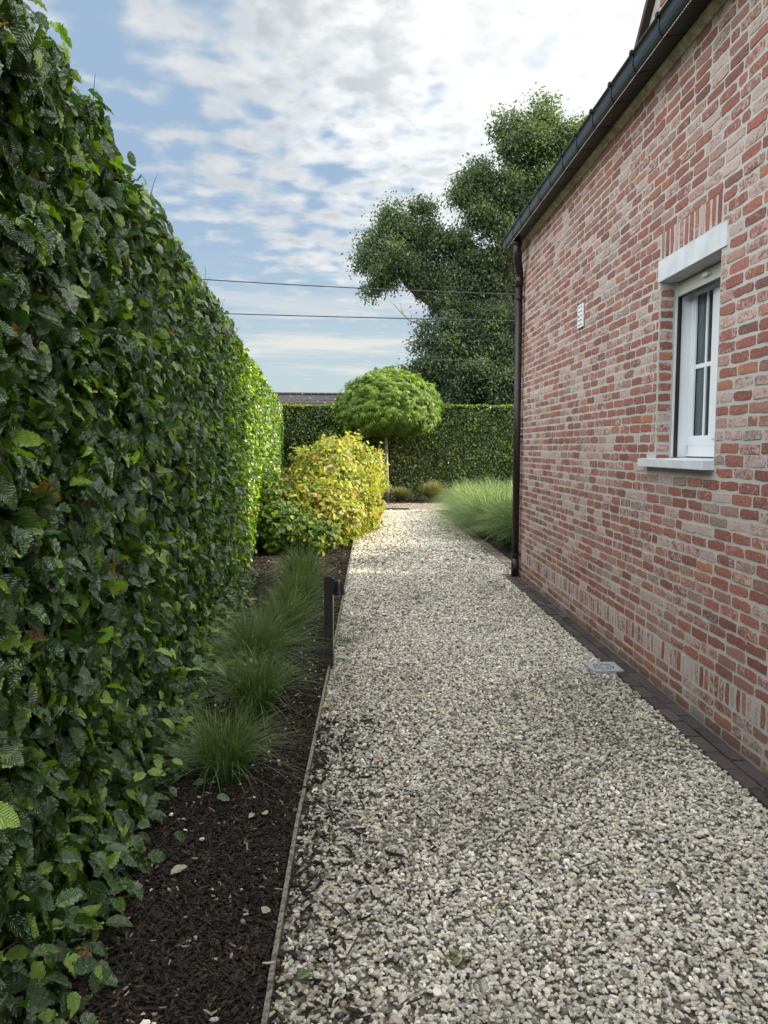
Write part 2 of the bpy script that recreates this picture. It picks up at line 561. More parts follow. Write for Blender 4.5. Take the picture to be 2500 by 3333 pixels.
def stones(n, xf, y0, y1, size, base, zj=0.005, seed=0):
    r = np.random.default_rng(seed)
    tv, tt = base
    y = r.uniform(y0, y1, n)
    lo, hi = xf(y)
    x = r.uniform(lo, hi)
    s = size * np.exp(r.normal(0, .26, n)) * .5
    z = r.uniform(-zj, zj * 1.6, n) + s * .25
    ax = norm(r.normal(size=(n, 3)) * np.array([1, 1, .45]))
    up = norm(np.stack([r.normal(0, .35, n), r.normal(0, .35, n), np.ones(n)], 1))
    X, Y, Z = basis(up, ax)
    sc = np.stack([s * r.uniform(.6, .95, n), s * r.uniform(.9, 1.45, n), s * r.uniform(.45, .75, n)], 1)
    K = len(tv)
    loc = tv[None] * (1 + r.uniform(-.24, .24, (n, K, 1))) * sc[:, None, :]
    P = np.stack([x, y, z], 1)
    V = P[:, None] + loc[..., 0:1] * X[:, None] + loc[..., 1:2] * Y[:, None] + loc[..., 2:3] * Z[:, None]
    T = tt[None] + (np.arange(n) * K)[:, None, None]
    g = np.clip(r.normal(.47, .14, n), .10, .82)
    dirt = np.clip(.45 * np.exp(-((y - 2.0) / .9) ** 2 - ((x - .15) / .55) ** 2) * (.7 + vnoise(x, y, 6, 8)) + .55 * vnoise(x, y, 2.6, 5) + .35 + 1.1 * np.exp(-((x - edge_x(y)) / .22) ** 2) * (y < 6.5) - .2, 0, 1)
    g = g * (1 - .38 * dirt * r.uniform(.3, 1, n))
    pal = np.stack([g * r.normal(1.04, .03, n), g * r.normal(.99, .015, n), g * r.normal(.86, .05, n)], 1)
    mossy = r.random(n) < .05 + .12 * dirt
    pal[mossy] *= np.array([.88, .86, .70])
    dk = r.random(n) < .05 + .06 * dirt
    pal[dk] *= .35
    rust = r.random(n) < .01
    pal[rust] *= np.array([.8, .55, .4])
    C = np.repeat(pal[:, None, :], K, 1)
    return V.reshape(-1, 3), T.reshape(-1, 3), C.reshape(-1, 3)


def cat(parts):
    Vs, Ts, Cs, k = [], [], [], 0
    for V, T, C in parts:
        Vs.append(V); Ts.append(T + k); Cs.append(C); k += len(V)
    return np.concatenate(Vs), np.concatenate(Ts), np.concatenate(Cs)


def gx(y):
    return edge_x(y) + .012, np.where(y < 8.66, 1.685, 1.84)


ico, oc = icosa(), octa()
V, T, C = cat([
    stones(34000, gx, 1.2, 3.3, .0152, ico, .006, 1),
    stones(38000, gx, 3.3, 6.3, .0160, ico, .006, 2),
    stones(22000, gx, 6.3, 9.5, .0190, ico, .006, 3),
    stones(21000, gx, 9.5, 17.7, .031, oc, .006, 4),
    stones(4500, gx, -3.0, 1.2, .030, oc, .006, 6)])
o = build('gravel', V, T, M_STONE, None, C)
tag(o, 'pale limestone chippings covering the path beside the brick wall', 'gravel', kind='stuff')


def chips(n, x0, x1, y0, y1, seed, size=1.0):
    r = np.random.default_rng(seed)
    y = r.uniform(y0, y1, n)
    lo, hi = x0(y), x1(y)
    x = r.uniform(lo, hi)
    L = r.gamma(3, .0034, n) * size + .004
    Wd = r.uniform(.0025, .0060, n) * size
    Tk = r.uniform(.0012, .003, n) * size
    tv = np.array([(a, b, c) for a in (-1, 1) for b in (-1, 1) for c in (-1, 1)], float)
    tv[:4, :2] *= .7
    Q = [(0, 1, 3, 2), (4, 6, 7, 5), (0, 4, 5, 1), (2, 3, 7, 6), (0, 2, 6, 4), (1, 5, 7, 3)]
    tt = np.array([t for q in Q for t in ((q[0], q[1], q[2]), (q[0], q[2], q[3]))])
    a = r.uniform(0, 6.28, n)
    ax = np.stack([np.cos(a), np.sin(a), r.normal(0, .22, n)], 1)
    up = norm(np.stack([r.normal(0, .45, n), r.normal(0, .45, n), np.ones(n)], 1))
    Xb, Yb, Zb = basis(up, ax)
    P = np.stack([x, y, r.uniform(-.014, .010, n)], 1)
    V, T = inst(tv, tt, P, Xb, Yb, Zb, np.stack([Wd, L, Tk], 1))
    V += r.normal(0, .0008, V.shape)
    base = np.array([(.018, .0135, .011), (.030, .022, .017), (.011, .009, .008), (.055, .041, .030), (.22, .18, .13)])
    k = r.choice(5, n, p=[.37, .25, .27, .09, .02])
    C = base[k] * r.uniform(.7, 1.3, (n, 1))
    return V, T, np.repeat(C[:, None], 8, 1).reshape(-1, 3)


def hedge_x(y):
    return -.70 - .07 * y


hx = lambda y: hedge_x(y) - .15
ex = lambda y: edge_x(y) - .02
V, T, C = cat([chips(36000, hx, ex, .9, 3.6, 21, .82), chips(32000, hx, ex, 3.6, 8.0, 22, 1.0), chips(8000, hx, ex, 8.0, 11.5, 23, 1.6),
               chips(3000, hx, ex, -2, .9, 24, 1.8), chips(4500, lambda y: y * 0 - 1.5, lambda y: y * 0 + 2.6, 20.0, 22.2, 25, 2.5)])
Vd, Td, Cd = chips(650, lambda y: edge_x(y) + .01, lambda y: edge_x(y) + .02 + np.abs(np.random.default_rng(5).normal(0, .28, len(y))), 1.5, 4.0, 27, 1.1)
Vd[:, 2] += .020
od = build('bark_debris', Vd, Td, M_CHIP, None, Cd)
tag(od, 'dark bark crumbs strewn over the gravel next to the edging', 'bark debris', kind='stuff')
o = build('bark_mulch', V, T, M_CHIP, None, C)
tag(o, 'dark brown bark mulch covering the planting bed along the hedge', 'mulch', kind='stuff')
V, T, C = stones(120, lambda y: (hedge_x(y) + .1, edge_x(y) - .02), 1.0, 7.5, .017, ico, .004, 9)
V[:, 2] += .006
o = build('stray_pebbles', V, T, M_STONE, None, C)
tag(o, 'scattered pale pebbles strayed onto the dark bark mulch', 'pebbles', kind='stuff')


# ------------------------------------------------------------------ pavers along the wall, far path, border
def rect_bricks(rects, origin, U, Vv, Nn, prot=(.002, .005), jit=.0022, corner=.004, back=-.006, pal='wall', seed=0, inset=.0035):
    """irregular bricks on a plane: rects (N,4) = u0,v0,u1,v1"""
    r = np.random.default_rng(seed)
    rects = np.asarray(rects, float)
    n = len(rects)
    ring = []
    m = 4
    for i in range(m): ring.append((-1 + 2 * i / m, -1))
    for i in range(2): ring.append((1, -1 + 2 * i / 2))
    for i in range(m): ring.append((1 - 2 * i / m, 1))
    for i in range(2): ring.append((-1, 1 - 2 * i / 2))
    ring = np.array(ring, float)
    K = len(ring)
    hu, hv = (rects[:, 2] - rects[:, 0]) / 2, (rects[:, 3] - rects[:, 1]) / 2
    cu, cv = (rects[:, 2] + rects[:, 0]) / 2, (rects[:, 3] + rects[:, 1]) / 2
    iscor = (np.abs(ring[:, 0]) == 1) & (np.abs(ring[:, 1]) == 1)
    pu = ring[None, :, 0] * hu[:, None] - np.sign(ring[:, 0])[None] * iscor[None] * corner
    pv = ring[None, :, 1] * hv[:, None] - np.sign(ring[:, 1])[None] * iscor[None] * corner * .6
    pu = pu + r.normal(0, jit, (n, K)); pv = pv + r.normal(0, jit, (n, K))
    fu = pu - np.sign(ring[:, 0])[None] * inset * r.uniform(.4, 1.6, (n, K)) * (np.abs(ring[:, 0]) == 1)[None]
    fv = pv - np.sign(ring[:, 1])[None] * inset * r.uniform(.4, 1.6, (n, K)) * (np.abs(ring[:, 1]) == 1)[None]
    p = r.uniform(prot[0], prot[1], n)[:, None]
    tu, tv_ = r.normal(0, .006, n)[:, None], r.normal(0, .01, n)[:, None]
    fd = p + fu * tu + fv * tv_ + r.normal(0, .0006, (n, K))
    bd = np.full((n, K), back)
    cd = p[:, 0] + .0008
    O = np.array(origin, float); U, Vv, Nn = map(lambda a: np.array(a, float), (U, Vv, Nn))

    def w(u, v, d):
        return O + u[..., None] * U + v[..., None] * Vv + d[..., None] * Nn
    Vs = np.concatenate([w(pu + cu[:, None], pv + cv[:, None], bd), w(fu + cu[:, None], fv + cv[:, None], fd),
                         w(cu[:, None], cv[:, None], cd[:, None])], 1)
    T = []
    for j in range(K):
        k = (j + 1) % K
        T += [(j, k, K + k), (j, K + k, K + j), (K + j, K + k, 2 * K)]
    T = np.array(T)
    if np.dot(np.cross(U, Vv), Nn) < 0:
        T = T[:, ::-1]
    TT = T[None] + (np.arange(n) * (2 * K + 1))[:, None, None]
    if pal == 'wall':
        P = np.array([(.265, .094, .068), (.31, .115, .080), (.23, .083, .066), (.35, .150, .085), (.30, .15, .12), (.18, .085, .072), (.34, .21, .175), (.37, .21, .12), (.27, .215, .185)])
        k = r.choice(len(P), n, p=[.26, .25, .15, .09, .12, .025, .065, .02, .02])
        c = P[k] * r.uniform(.85, 1.15, (n, 1))
        sol = (rects[:, 3] - rects[:, 1]) > (rects[:, 2] - rects[:, 0]) * 1.5
        a = np.clip(.25 * (sol & (rects[:, 1] < 1)) + r.beta(1.5, 2.0, n) + (r.random(n) < .08) * .4, 0, 1)
    elif pal == 'paver':
        c = np.array([.062, .050, .050]) * r.uniform(.75, 1.3, (n, 1)); a = np.zeros(n)
    else:
        c = np.array([.20, .17, .15]) * r.uniform(.7, 1.3, (n, 1)); a = np.zeros(n)
    C = np.concatenate([c, a[:, None]], 1)
    C = np.repeat(C[:, None], 2 * K + 1, 1).reshape(-1, 4)
    return Vs.reshape(-1, 3), TT.reshape(-1, 3), C


M_PAVER = colmat('clay_paver', 0.8, 0.35, 0.4, 160, 40)
rects = []
for row, (x0, x1) in enumerate(((1.690, 1.765), (1.768, 1.843))):
    y = -3.9 + row * .09
    while y < 8.55:
        L = .196 + R.uniform(-.003, .003)
        rects.append((x0 + R.uniform(-.003, .003), y, x1 + R.uniform(-.002, .002), y + L)); y += L + .004
V, T, C = rect_bricks(rects, (0, 0, 0.004), (1, 0, 0), (0, 1, 0), (0, 0, 1), (.005, .013), .0008, .002, -.03, 'paver', 3, .002)
o = build('paver_strip', V, T, M_PAVER, None, C); o['kind'] = 'structure'
rects = []
for x0 in (1.86, 1.935):
    y = 8.95
    while y < 17.5:
        L = .196; rects.append((x0, y, x0 + .071, y + L)); y += .2
V, T, C = rect_bricks(rects, (0, 0, 0.0), (1, 0, 0), (0, 1, 0), (0, 0, 1), (.006, .014), .0008, .002, -.03, 'path', 4, .002)
o = build('border_strip', V, T, M_PAVER, None, C); o['kind'] = 'structure'
# brick path crossing at the end
rects = []
x = -1.6; k = 0
while x < 8:
    y = 17.74 - (k % 2) * .1
    while y < 19.95:
        a, b = max(y, 17.74), min(y + .196, 19.95)
        if b - a > .03: rects.append((x, a, x + .074, b))
        y += .2
    x += .078; k += 1
V, T, C = rect_bricks(rects, (0, 0, 0.0), (1, 0, 0), (0, 1, 0), (0, 0, 1), (.004, .009), .0008, .002, -.02, 'path', 5, .002)
o = build('brick_path', V, T, M_PAVER, None, C); o['kind'] = 'structure'
M_SAND = simple('joint_sand', (0.035, 0.03, 0.026), 0.95)
sheet('path_joints', [(-1.6, 17.73), (8, 17.73), (8, 19.96), (-1.6, 19.96)], -0.004, M_SAND)
sheet('paver_joints', [(1.69, -4), (1.86, -4), (1.86, 8.66), (1.69, 8.66)], -0.002, M_SAND)

# edging strip
mb = MB()
bounds = [-3.9, -.6, 1.83 + .12, 3.0, 5.3, 7.6, 10.0, 12.4, 14.8, 17.7]
for a, b in zip(bounds[:-1], bounds[1:]):
    b -= .003
    yy = np.linspace(a, b, 10)
    off = R.uniform(-.003, .003); dz = R.uniform(-.004, .004)
    xx = edge_x(yy) + off
    for i in range(9):
        p0, p1 = (xx[i], yy[i]), (xx[i + 1], yy[i + 1])
        w_ = .0085
        zt = .026 + dz
        V = []
        for (px, py) in (p0, p1):
            V += [(px - w_, py, -.05), (px + w_, py, -.05), (px + w_ * .9, py, zt + .001), (px - w_ * .9, py, zt)]
        T = []
        for q in range(4):
            k = (q + 1) % 4
            T += [(q, q + 4, k + 4), (q, k + 4, k)]
        if i == 0: T += [(0, 1, 2), (0, 2, 3)]
        if i == 8: T += [(4, 6, 5), (4, 7, 6)]
        mb.add(V, T)
o = mb.build('edging_strip', M_EDGE)
tag(o, 'thin weathered grey edging strip between the gravel and the bark', 'edging')


# ------------------------------------------------------------------ house
CORNER = 8.65
house = empty('brick_house', (1.86, 2.5, 0), 'reclaimed red brick house wall with dark gutter and small white window', 'house')
RH, Z0 = .0635, .010
NROW = 59
OPN = (3.86, 4.64, 1.44, 2.515)   # window opening y0,y1,z0,z1


def course_rows(length, seed, u_start=0.0):
    """stretcher-bond rows with slightly wild lengths, returns rows of (u0,u1)"""
    r = np.random.default_rng(seed)
    rows = []
    for k in range(NROW + 60):
        u = u_start - (k % 2) * .095 + r.normal(0, .006)
        row = []
        while u < length:
            L = .184 + r.normal(0, .004)
            t = r.random()
            if t < .035: L = .088
            elif t < .05: L = .135
            row.append((u, u + L)); u += L + .0085 + r.uniform(-.002, .003)
        rows.append(row)
    return rows


def cut(row, a, b):
    out = []
    for u0, u1 in row:
        if u1 <= a or u0 >= b: out.append((u0, u1)); continue
        if u0 < a - .02: out.append((u0, a))
        if u1 > b + .02: out.append((b, u1))
    return out


SOLD = (3, 5)        # the soldier course near the foot takes the height of two courses
rects = []
rows = course_rows(CORNER + 4, 41)
for k in range(NROW):
    z0 = Z0 + k * RH
    if SOLD[0] <= k < SOLD[1]: continue
    row = [(a - 4, min(b - 4, CORNER - .004)) for a, b in rows[k] if a - 4 < CORNER - .03]
    zc = z0 + RH / 2
    if OPN[2] < zc < OPN[3]: row = cut(row, OPN[0] - .006, OPN[1] + .006)
    if 2.515 < zc < 2.645: row = cut(row, 3.79, 4.67)
    if 2.645 < zc < 2.83: row = cut(row, 3.855, 4.655)
    if 1.375 < zc < 1.44: row = cut(row, 3.85, 4.78)
    for a, b in row:
        if a >= -3.99: rects.append((a, z0 + R.normal(0, .0012), b, z0 + RH - .0098 + R.normal(0, .0012)))
y = -3.95
while y < CORNER - .05:                                   # soldiers at the foot
    L = .046 + R.normal(0, .002)
    rects.append((y, Z0 + 3 * RH, y + L, Z0 + 5 * RH - .0115)); y += L + .011
y = 3.868
while y < 4.62:                                           # soldiers over the lintel
    L = .050 + R.normal(0, .002)
    rects.append((y, 2.652, y + L, 2.815 + R.normal(0, .002))); y += L + .0145
V, T, C = rect_bricks(rects, (1.86, 0, 0), (0, 1, 0), (0, 0, 1), (-1, 0, 0), (.001, .0045), .0017, .004, -.012, 'wall', 8)
wallp = build('bricks', V, T, M_BRICK, None, C)
# mortar body of the wall with the window hole
mb = MB()
x0, x1 = 1.86, 2.14
for a, b in (((x0, -4, -.3), (x1, OPN[0], 3.76)), ((x0, OPN[1], -.3), (x1, CORNER, 3.76)),
             ((x0, OPN[0], -.3), (x1, OPN[1], OPN[2] - .04)), ((x0, OPN[0], OPN[3]), (x1, OPN[1], 3.76))):
    mb.box(a, b)
wall = mb.build('wall', M_MORTAR, house)
wallp.parent = wall
wallp.matrix_parent_inverse = wall.matrix_world.inverted()
wallp.location = -Vector(house.location)
wallp.name = 'brickwork'
# reveal bricks on the far jamb and near jamb
rects = []
for k in range(NROW):
    z0 = Z0 + k * RH
    if OPN[2] - .01 < z0 + RH / 2 < OPN[3]:
        rects.append((.004, z0, .090, z0 + RH - .0115))
V1, T1, C1 = rect_bricks(rects, (1.86, OPN[1], 0), (1, 0, 0), (0, 0, 1), (0, -1, 0), (.001, .004), .0015, .003, -.01, 'wall', 12)
V2, T2, C2 = rect_bricks(rects, (1.86, OPN[0], 0), (1, 0, 0), (0, 0, 1), (0, 1, 0), (.001, .004), .0015, .003, -.01, 'wall', 13)
build('window_reveal', V1, T1, M_BRICK, house, C1)
build('window_reveal', V2, T2, M_BRICK, house, C2)
# end wall (faces the garden end), plain back walls
rects = []
rows = course_rows(7.6, 42)
for k in range(NROW):
    z0 = Z0 + k * RH
    for a, b in rows[k]:
        if b <= 7.6 and a > 0: rects.append((a, z0, b, z0 + RH - .0115))
V, T, C = rect_bricks(rects, (1.86, CORNER, 0), (1, 0, 0), (0, 0, 1), (0, 1, 0), (.001, .0045), .0018, .004, -.012, 'wall', 14)
ew = MB().prism([(1.88, -.3), (9.6, -.3), (9.6, 3.8), (5.72, 7.6), (1.88, 3.76)], CORNER - .28, CORNER - .001)
ew = ew.build('end_wall', M_MORTAR, house)
e2 = build('brickwork', V, T, M_BRICK, house, C)
e2.parent = ew
mb = MB().box((9.3, -4, -.3), (9.6, CORNER - .3, 3.7)).box((2.2, -4.2, -.3), (9.6, -4.001, 3.7))
mb.build('back_wall', M_MORTAR, house)
# roof
mb = MB()
nrib = 70
th = .06
mb.add([(1.80, -4.3, 3.93), (1.80, CORNER + .06, 3.93), (5.72, CORNER + .06, 7.85), (5.72, -4.3, 7.85),
        (9.64, CORNER + .06, 3.93), (9.64, -4.3, 3.93)],
       [(0, 1, 2), (0, 2, 3), (3, 2, 4), (3, 4, 5)])
mb.add([(1.80, -4.3, 3.86), (1.80, CORNER + .06, 3.86), (5.72, CORNER + .06, 7.78), (5.72, -4.3, 7.78),
        (9.64, CORNER + .06, 3.86), (9.64, -4.3, 3.86)],
       [(0, 2, 1), (0, 3, 2), (3, 4, 2), (3, 5, 4)])
yy = -4.2
while yy < CORNER:
    for sgn in (0, 1):
        p = [(1.82, yy, 3.965), (5.70, yy, 7.845)] if sgn == 0 else [(9.62, yy, 3.965), (5.74, yy, 7.845)]
        mb.tube(p, .03, 6)
    yy += .2
M_TILE = simple('dark_roof_tiles', (0.045, 0.035, 0.032), 0.8, nscale=8, namt=0.4)
mb.build('roof', M_TILE, house)

# brick dormer gable rising behind the gutter, 45 degree rake
GX = 2.05
apex_y, apex_z = 3.2, 6.73
rects = []
rows = course_rows(6.0, 43)
for k in range(60):
    z0 = 3.9 + k * RH
    for a, b in rows[k]:
        a2, b2 = a + .4, b + .4
        lim = apex_z - z0 - RH - .03
        lo, hi = apex_y - lim, apex_y + lim
        a2, b2 = max(a2, lo), min(b2, hi)
        if b2 - a2 > .03: rects.append((a2, z0, b2, z0 + RH - .0115))
V, T, C = rect_bricks(rects, (GX, 0, 0), (0, 1, 0), (0, 0, 1), (-1, 0, 0), (.001, .0045), .0018, .004, -.012, 'wall', 15)
gb = MB()
gb.prism([(.37, 3.9), (6.03, 3.9), (apex_y, apex_z)], GX, GX + .25, axis=0)
gable = gb.build('dormer_gable', M_MORTAR, house)
g2 = build('brickwork', V, T, M_BRICK, house, C)
g2.parent = gable
mb = MB()
for sg in (-1, 1):
    P = []
    for (yy, zz) in ((apex_y, apex_z), (apex_y + sg * 2.87, apex_z - 2.87)):
        P += [(GX - .05, yy, zz + .075), (GX + 1.0, yy, zz + .075), (GX + 1.0, yy, zz + .01), (GX - .05, yy, zz + .01)]
    T = []
    for q in range(4):
        k = (q + 1) % 4
        T += [(q, k, k + 4), (q, k + 4, q + 4)]
    T += [(0, 2, 1), (0, 3, 2), (4, 5, 6), (4, 6, 7)]
    mb.add(P, T)
vg = mb.build('verge', simple('brown_verge', (0.05, 0.03, 0.025), 0.7), house)
vg.parent = gable

# cornice board under the gutter
cp = [(1.857, 3.742), (1.846, 3.742), (1.842, 3.752), (1.834, 3.755), (1.830, 3.766), (1.818, 3.770), (1.812, 3.784), (1.857, 3.784)]
mb = MB().prism(cp, -4.2, CORNER + .03)
mb.build('cornice', M_WOODTRIM, house)

# gutter
outer = [(1.812, 3.7865), (1.690, 3.764), (1.678, 3.772), (1.668, 3.788), (1.662, 3.808), (1.661, 3.830), (1.664, 3.850), (1.664, 3.864), (1.656, 3.873)]
inner = [(1.658, 3.882), (1.670, 3.868), (1.668, 3.832), (1.675, 3.792), (1.692, 3.772), (1.806, 3.792), (1.808, 3.90), (1.814, 3.90)]
mb = MB().prism(outer + inner, -4.3, CORNER + .14)
mb.tube([(1.656, -4.3, 3.880), (1.656, CORNER + .14, 3.880)], .008, 8)
cap = [(1.812, 3.7865), (1.690, 3.764), (1.668, 3.788), (1.661, 3.830), (1.656, 3.878), (1.812, 3.89)]
mb.prism(cap, CORNER + .136, CORNER + .142)
gut = mb.build('gutter', M_ZINC, house)
yj = CORNER - .02
while yj > -4:
    o_ = [(1.811, 3.7840), (1.689, 3.7605), (1.675, 3.769), (1.664, 3.786), (1.658, 3.807), (1.657, 3.830), (1.660, 3.850), (1.656, 3.864), (1.647, 3.874)]
    i_ = [(1.647, 3.890), (1.660, 3.890), (1.668, 3.855), (1.69, 3.775), (1.811, 3.790)]
    m2 = MB().prism(o_ + i_, yj - .010, yj + .010)
    m2.box((1.643, yj - .014, 3.874), (1.662, yj + .014, 3.896))
    m2.build('gutter_bracket', M_ZINC, gut)
    yj -= .395
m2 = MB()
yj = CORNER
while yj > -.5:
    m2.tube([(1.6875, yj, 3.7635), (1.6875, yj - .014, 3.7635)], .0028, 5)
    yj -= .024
m2.build('seam_glints', simple('glint_grey', (0.75, 0.78, 0.8), 0.2), gut)  # pale dashes stand in for the bright reflection along the seam

# downpipe
PY = 8.50
mb = MB()
path = [(1.742, 8.36, 3.775), (1.742, 8.36, 3.66), (1.744, 8.37, 3.61), (1.760, 8.40, 3.555), (1.782, 8.45, 3.505), (1.797, 8.485, 3.45), (1.80, PY, 3.40), (1.80, PY, 3.30)]
mb.tube(path, .043, 20)
mb.tube([(1.80, PY, 3.34), (1.80, PY, .03)], .040, 20)
mb.tube([(1.80, PY, 3.44), (1.80, PY, 3.30)], .0445, 20)
mb.tube([(1.80, PY, .02), (1.80, PY, .22)], .0445, 20)
mb.tube([(1.742, 8.36, 3.72), (1.742, 8.36, 3.77)], .050, 20)
dp = mb.build('downpipe', M_PIPE, house, smooth=True)
for z in (3.18, 1.63, .27):
    m2 = MB().tube([(1.80, PY, z - .012), (1.80, PY, z + .012)], .0475, 20)
    m2.box((1.83, PY - .05, z - .006), (1.862, PY - .03, z + .006))
    m2.tube([(1.838, PY - .052, z), (1.838, PY - .02, z)], .009, 8)
    m2.build('pipe_clamp', M_PIPE, dp)

# lintel and sill
mb = MB().box((1.852, 3.795, 2.518), (2.0, 4.662, 2.643))
mb.build('lintel', M_BLUESTONE, house)
sp = [(1.800, 1.383), (1.800, 1.430), (2.06, 1.4385), (2.06, 1.383)]
mb = MB().prism(sp, 3.852, 4.775)
mb.build('sill', M_BLUESTONE, house)

# window: fixed frame, two casements, panes, glazing bars, curtains, roller shutter
WX = 2.040
win = empty('window', (WX, 4.25, 1.98), None, None)
win.parent = house
win.location = Vector((WX, 4.25, 1.98)) - house.location
ya, yb, za, zb = 3.862, 4.638, 1.442, 2.512
mb = MB()
mb.box((WX + .03, ya, za), (WX + .09, ya + .03, zb)).box((WX + .03, yb - .03, za), (WX + .09, yb, zb))
mb.box((WX + .012, ya + .031, za + .020), (WX + .09, yb - .031, za + .068)).box((WX + .03, ya + .031, zb - .06), (WX + .09, yb - .031, zb))
mb.box((WX + .000, ya + .031, za + .004), (WX + .09, yb - .031, za + .0195))
mb.build('frame', M_PVC, win)
for (p, q) in ((yb - .011, yb - .001), (ya + .001, ya + .011)):
    MB().box((1.985, p, za), (WX + .03, q, zb - .001)).box((1.957, p + (.004 if p > 4 else 0), za), (1.9845, q + (0 if p > 4 else -.004), zb - .001)).build('shutter_guide', M_PVC, win)
    MB().box((1.968, p - (.012 if p > 4 else -.0101), za), (1.990, q - (.0101 if p > 4 else -.012), zb - .09)).build('seal', M_RUBBER, win)
MB().box((WX - .002, ya + .033, za - .003), (WX + .03, yb - .033, za + .0035)).build('seal', M_RUBBER, win)
mb = MB().box((1.970, ya + .0125, zb - .082), (1.998, yb - .0125, zb - .004))
sh = mb.build('roller_shutter', M_CREAM, win)
MB().box((1.972, ya + .0125, zb - .089), (1.996, yb - .0125, zb - .0825)).build('bottom_seal', M_RUBBER, win).parent = sh
o = MB().box((1.944, 4.20, zb - .046), (1.9695, 4.27, zb - .030)).build('shutter_stop', M_PVC, win)
o.parent = sh
ym = 4.25


def casement(y0, y1, far):
    mb = MB()
    xs0, xs1 = WX + .012, WX + .07
    z0, z1 = za + .069, zb - .045
    f0, f1 = (.085, .042) if far else (.042, .085)
    f = .050
    for a, b in (((y0, z0), (y0 + f0, z1)), ((y1 - f1, z0), (y1, z1)), ((y0 + f0, z0), (y1 - f1, z0 + f)), ((y0 + f0, z1 - f + .02), (y1 - f1, z1))):
        mb.box((xs0, a[0], a[1]), (xs1, b[0], b[1]))
    g = .012                                             # inner bead, set back a little
    zl, zh = z0 + f + g, z1 - f + .02 - g
    for a, b in (((y0 + f0, z0 + f), (y0 + f0 + g, zh + g)), ((y1 - f1 - g, z0 + f), (y1 - f1, zh + g)),
                 ((y0 + f0 + g, z0 + f), (y1 - f1 - g, zl)), ((y0 + f0 + g, zh), (y1 - f1 - g, zh + g))):
        mb.box((xs0 + .007, a[0], a[1]), (xs1 - .004, b[0], b[1]))
    s = mb.build('casement', M_PVC, win)
    a, b = y0 + f0 + g, y1 - f1 - g
    pane = MB().box((WX + .036, a, zl), (WX + .042, b, zh)).build('pane', M_GLASS, win)
    pane.parent = s
    yc = (a + b) / 2 - (.018 if far else -.018)
    m2 = MB().box((WX + .028, yc - .009, zl), (WX + .0355, yc + .009, zh))
    m2.box((WX + .0275, a, 1.982), (WX + .0355, b, 2.008))
    gl = m2.build('glazing_bar', M_PVC, win); gl.parent = s
    for p, q in (((a, zl), (a + .004, zh)), ((b - .004, zl), (b, zh)), ((a + .004, zl), (b - .004, zl + .004)), ((a + .004, zh - .004), (b - .004, zh))):
        MB().box((WX + .0300, p[0], p[1]), (WX + .0358, q[0], q[1])).build('gasket', M_RUBBER, win).parent = s
    return s


def glassmat():
    m, w, out = newmat('window_glass')
    g = w.n('ShaderNodeBsdfGlossy')
    g.inputs['Roughness'].default_value = 0.015
    g.inputs['Color'].default_value = (0.85, 0.9, 0.92, 1)
    t = w.n('ShaderNodeBsdfTransparent')
    t.inputs['Color'].default_value = (0.86, 0.90, 0.89, 1)
    fr = w.n('ShaderNodeFresnel'); fr.inputs[0].default_value = 1.5
    mx = w.n('ShaderNodeMixShader', ins={0: w.m('ADD', w.m('MULTIPLY', fr.outputs[0], 0.9), 0.03), 1: t.outputs[0], 2: g.outputs[0]})
    w.t.links.new(mx.outputs[0], out.inputs[0])
    return m


M_GLASS = glassmat()
casement(ya + .012, ym - .006, False)
casement(ym + .006, yb - .0115, True)
MB().box((WX + .002, ym - .030, za + .11), (WX + .012, ym + .036, zb - .062)).build('astragal', M_PVC, win)
# curtains hanging behind the panes
mb = MB()
for (c0, c1) in ((3.93, 4.17), (4.30, 4.60)):
    yy = np.linspace(c0, c1, 60)
    xx = WX + .12 + .018 * np.sin((yy - c0) * 150) + .01 * np.sin((yy - c0) * 61)
    V = [(x, y, z) for x, y in zip(xx, yy) for z in (za + .03, zb - .02)]
    T = []
    for i in range(59):
        T += [(2 * i, 2 * i + 2, 2 * i + 3), (2 * i, 2 * i + 3, 2 * i + 1)]
    mb.add(V, T)
    mb.add([(v[0] + .003, v[1], v[2]) for v in V], [(t[0], t[2], t[1]) for t in T])
cu = mb.build('curtain', simple('curtain_cloth', (0.78, 0.82, 0.78), 0.9), win, smooth=True)
MB().box((2.6, 3.0, .4), (2.62, 5.4, 3.2)).build('room_wall', simple('dim_room', (0.10, 0.09, 0.08), 0.9), house)

# vent plate
mb = MB().box((1.842, 6.195, 2.500), (1.8535, 6.345, 2.690))
vp = mb.build('vent_plate', simple('white_plate', (0.72, 0.76, 0.80), 0.4), house)
for i in range(5):
    zc = 2.523 + i * .036
    for yc in (6.240, 6.299):
        if i == 2 and yc > 6.27: continue
        for s_ in (-.0105, .0105):
            MB().box((1.8408, yc + s_ - .0065, zc - .006), (1.8419, yc + s_ + .0065, zc + .006)).build('vent_slot', M_BLACK, house).parent = vp
o = MB().tube([(1.838, 6.295, 2.583), (1.836, 6.296, 2.592), (1.838, 6.297, 2.601), (1.840, 6.297, 2.606)], [.004, .009, .008, .002], 8).build('rust_spot', simple('rust', (.42, .30, .17), .8), house)
o.parent = vp


# ------------------------------------------------------------------ hedges
def leaf_colors(r, n, base, bright, pb=.2, yellow=.006, brown=.004):
    c = np.array(base) * r.uniform(.65, 1.35, (n, 1)) * np.stack([r.uniform(.85, 1.15, n), np.ones(n), r.uniform(.8, 1.2, n)], 1)
    k = r.random(n) < pb
    c[k] = np.array(bright) * r.uniform(.75, 1.25, (k.sum(), 1))
    k = r.random(n) < yellow
    c[k] = np.array((.42, .26, .02)) * r.uniform(.7, 1.2, (k.sum(), 1))
    k = r.random(n) < brown
    c[k] = np.array((.16, .065, .02)) * r.uniform(.7, 1.2, (k.sum(), 1))
    return c


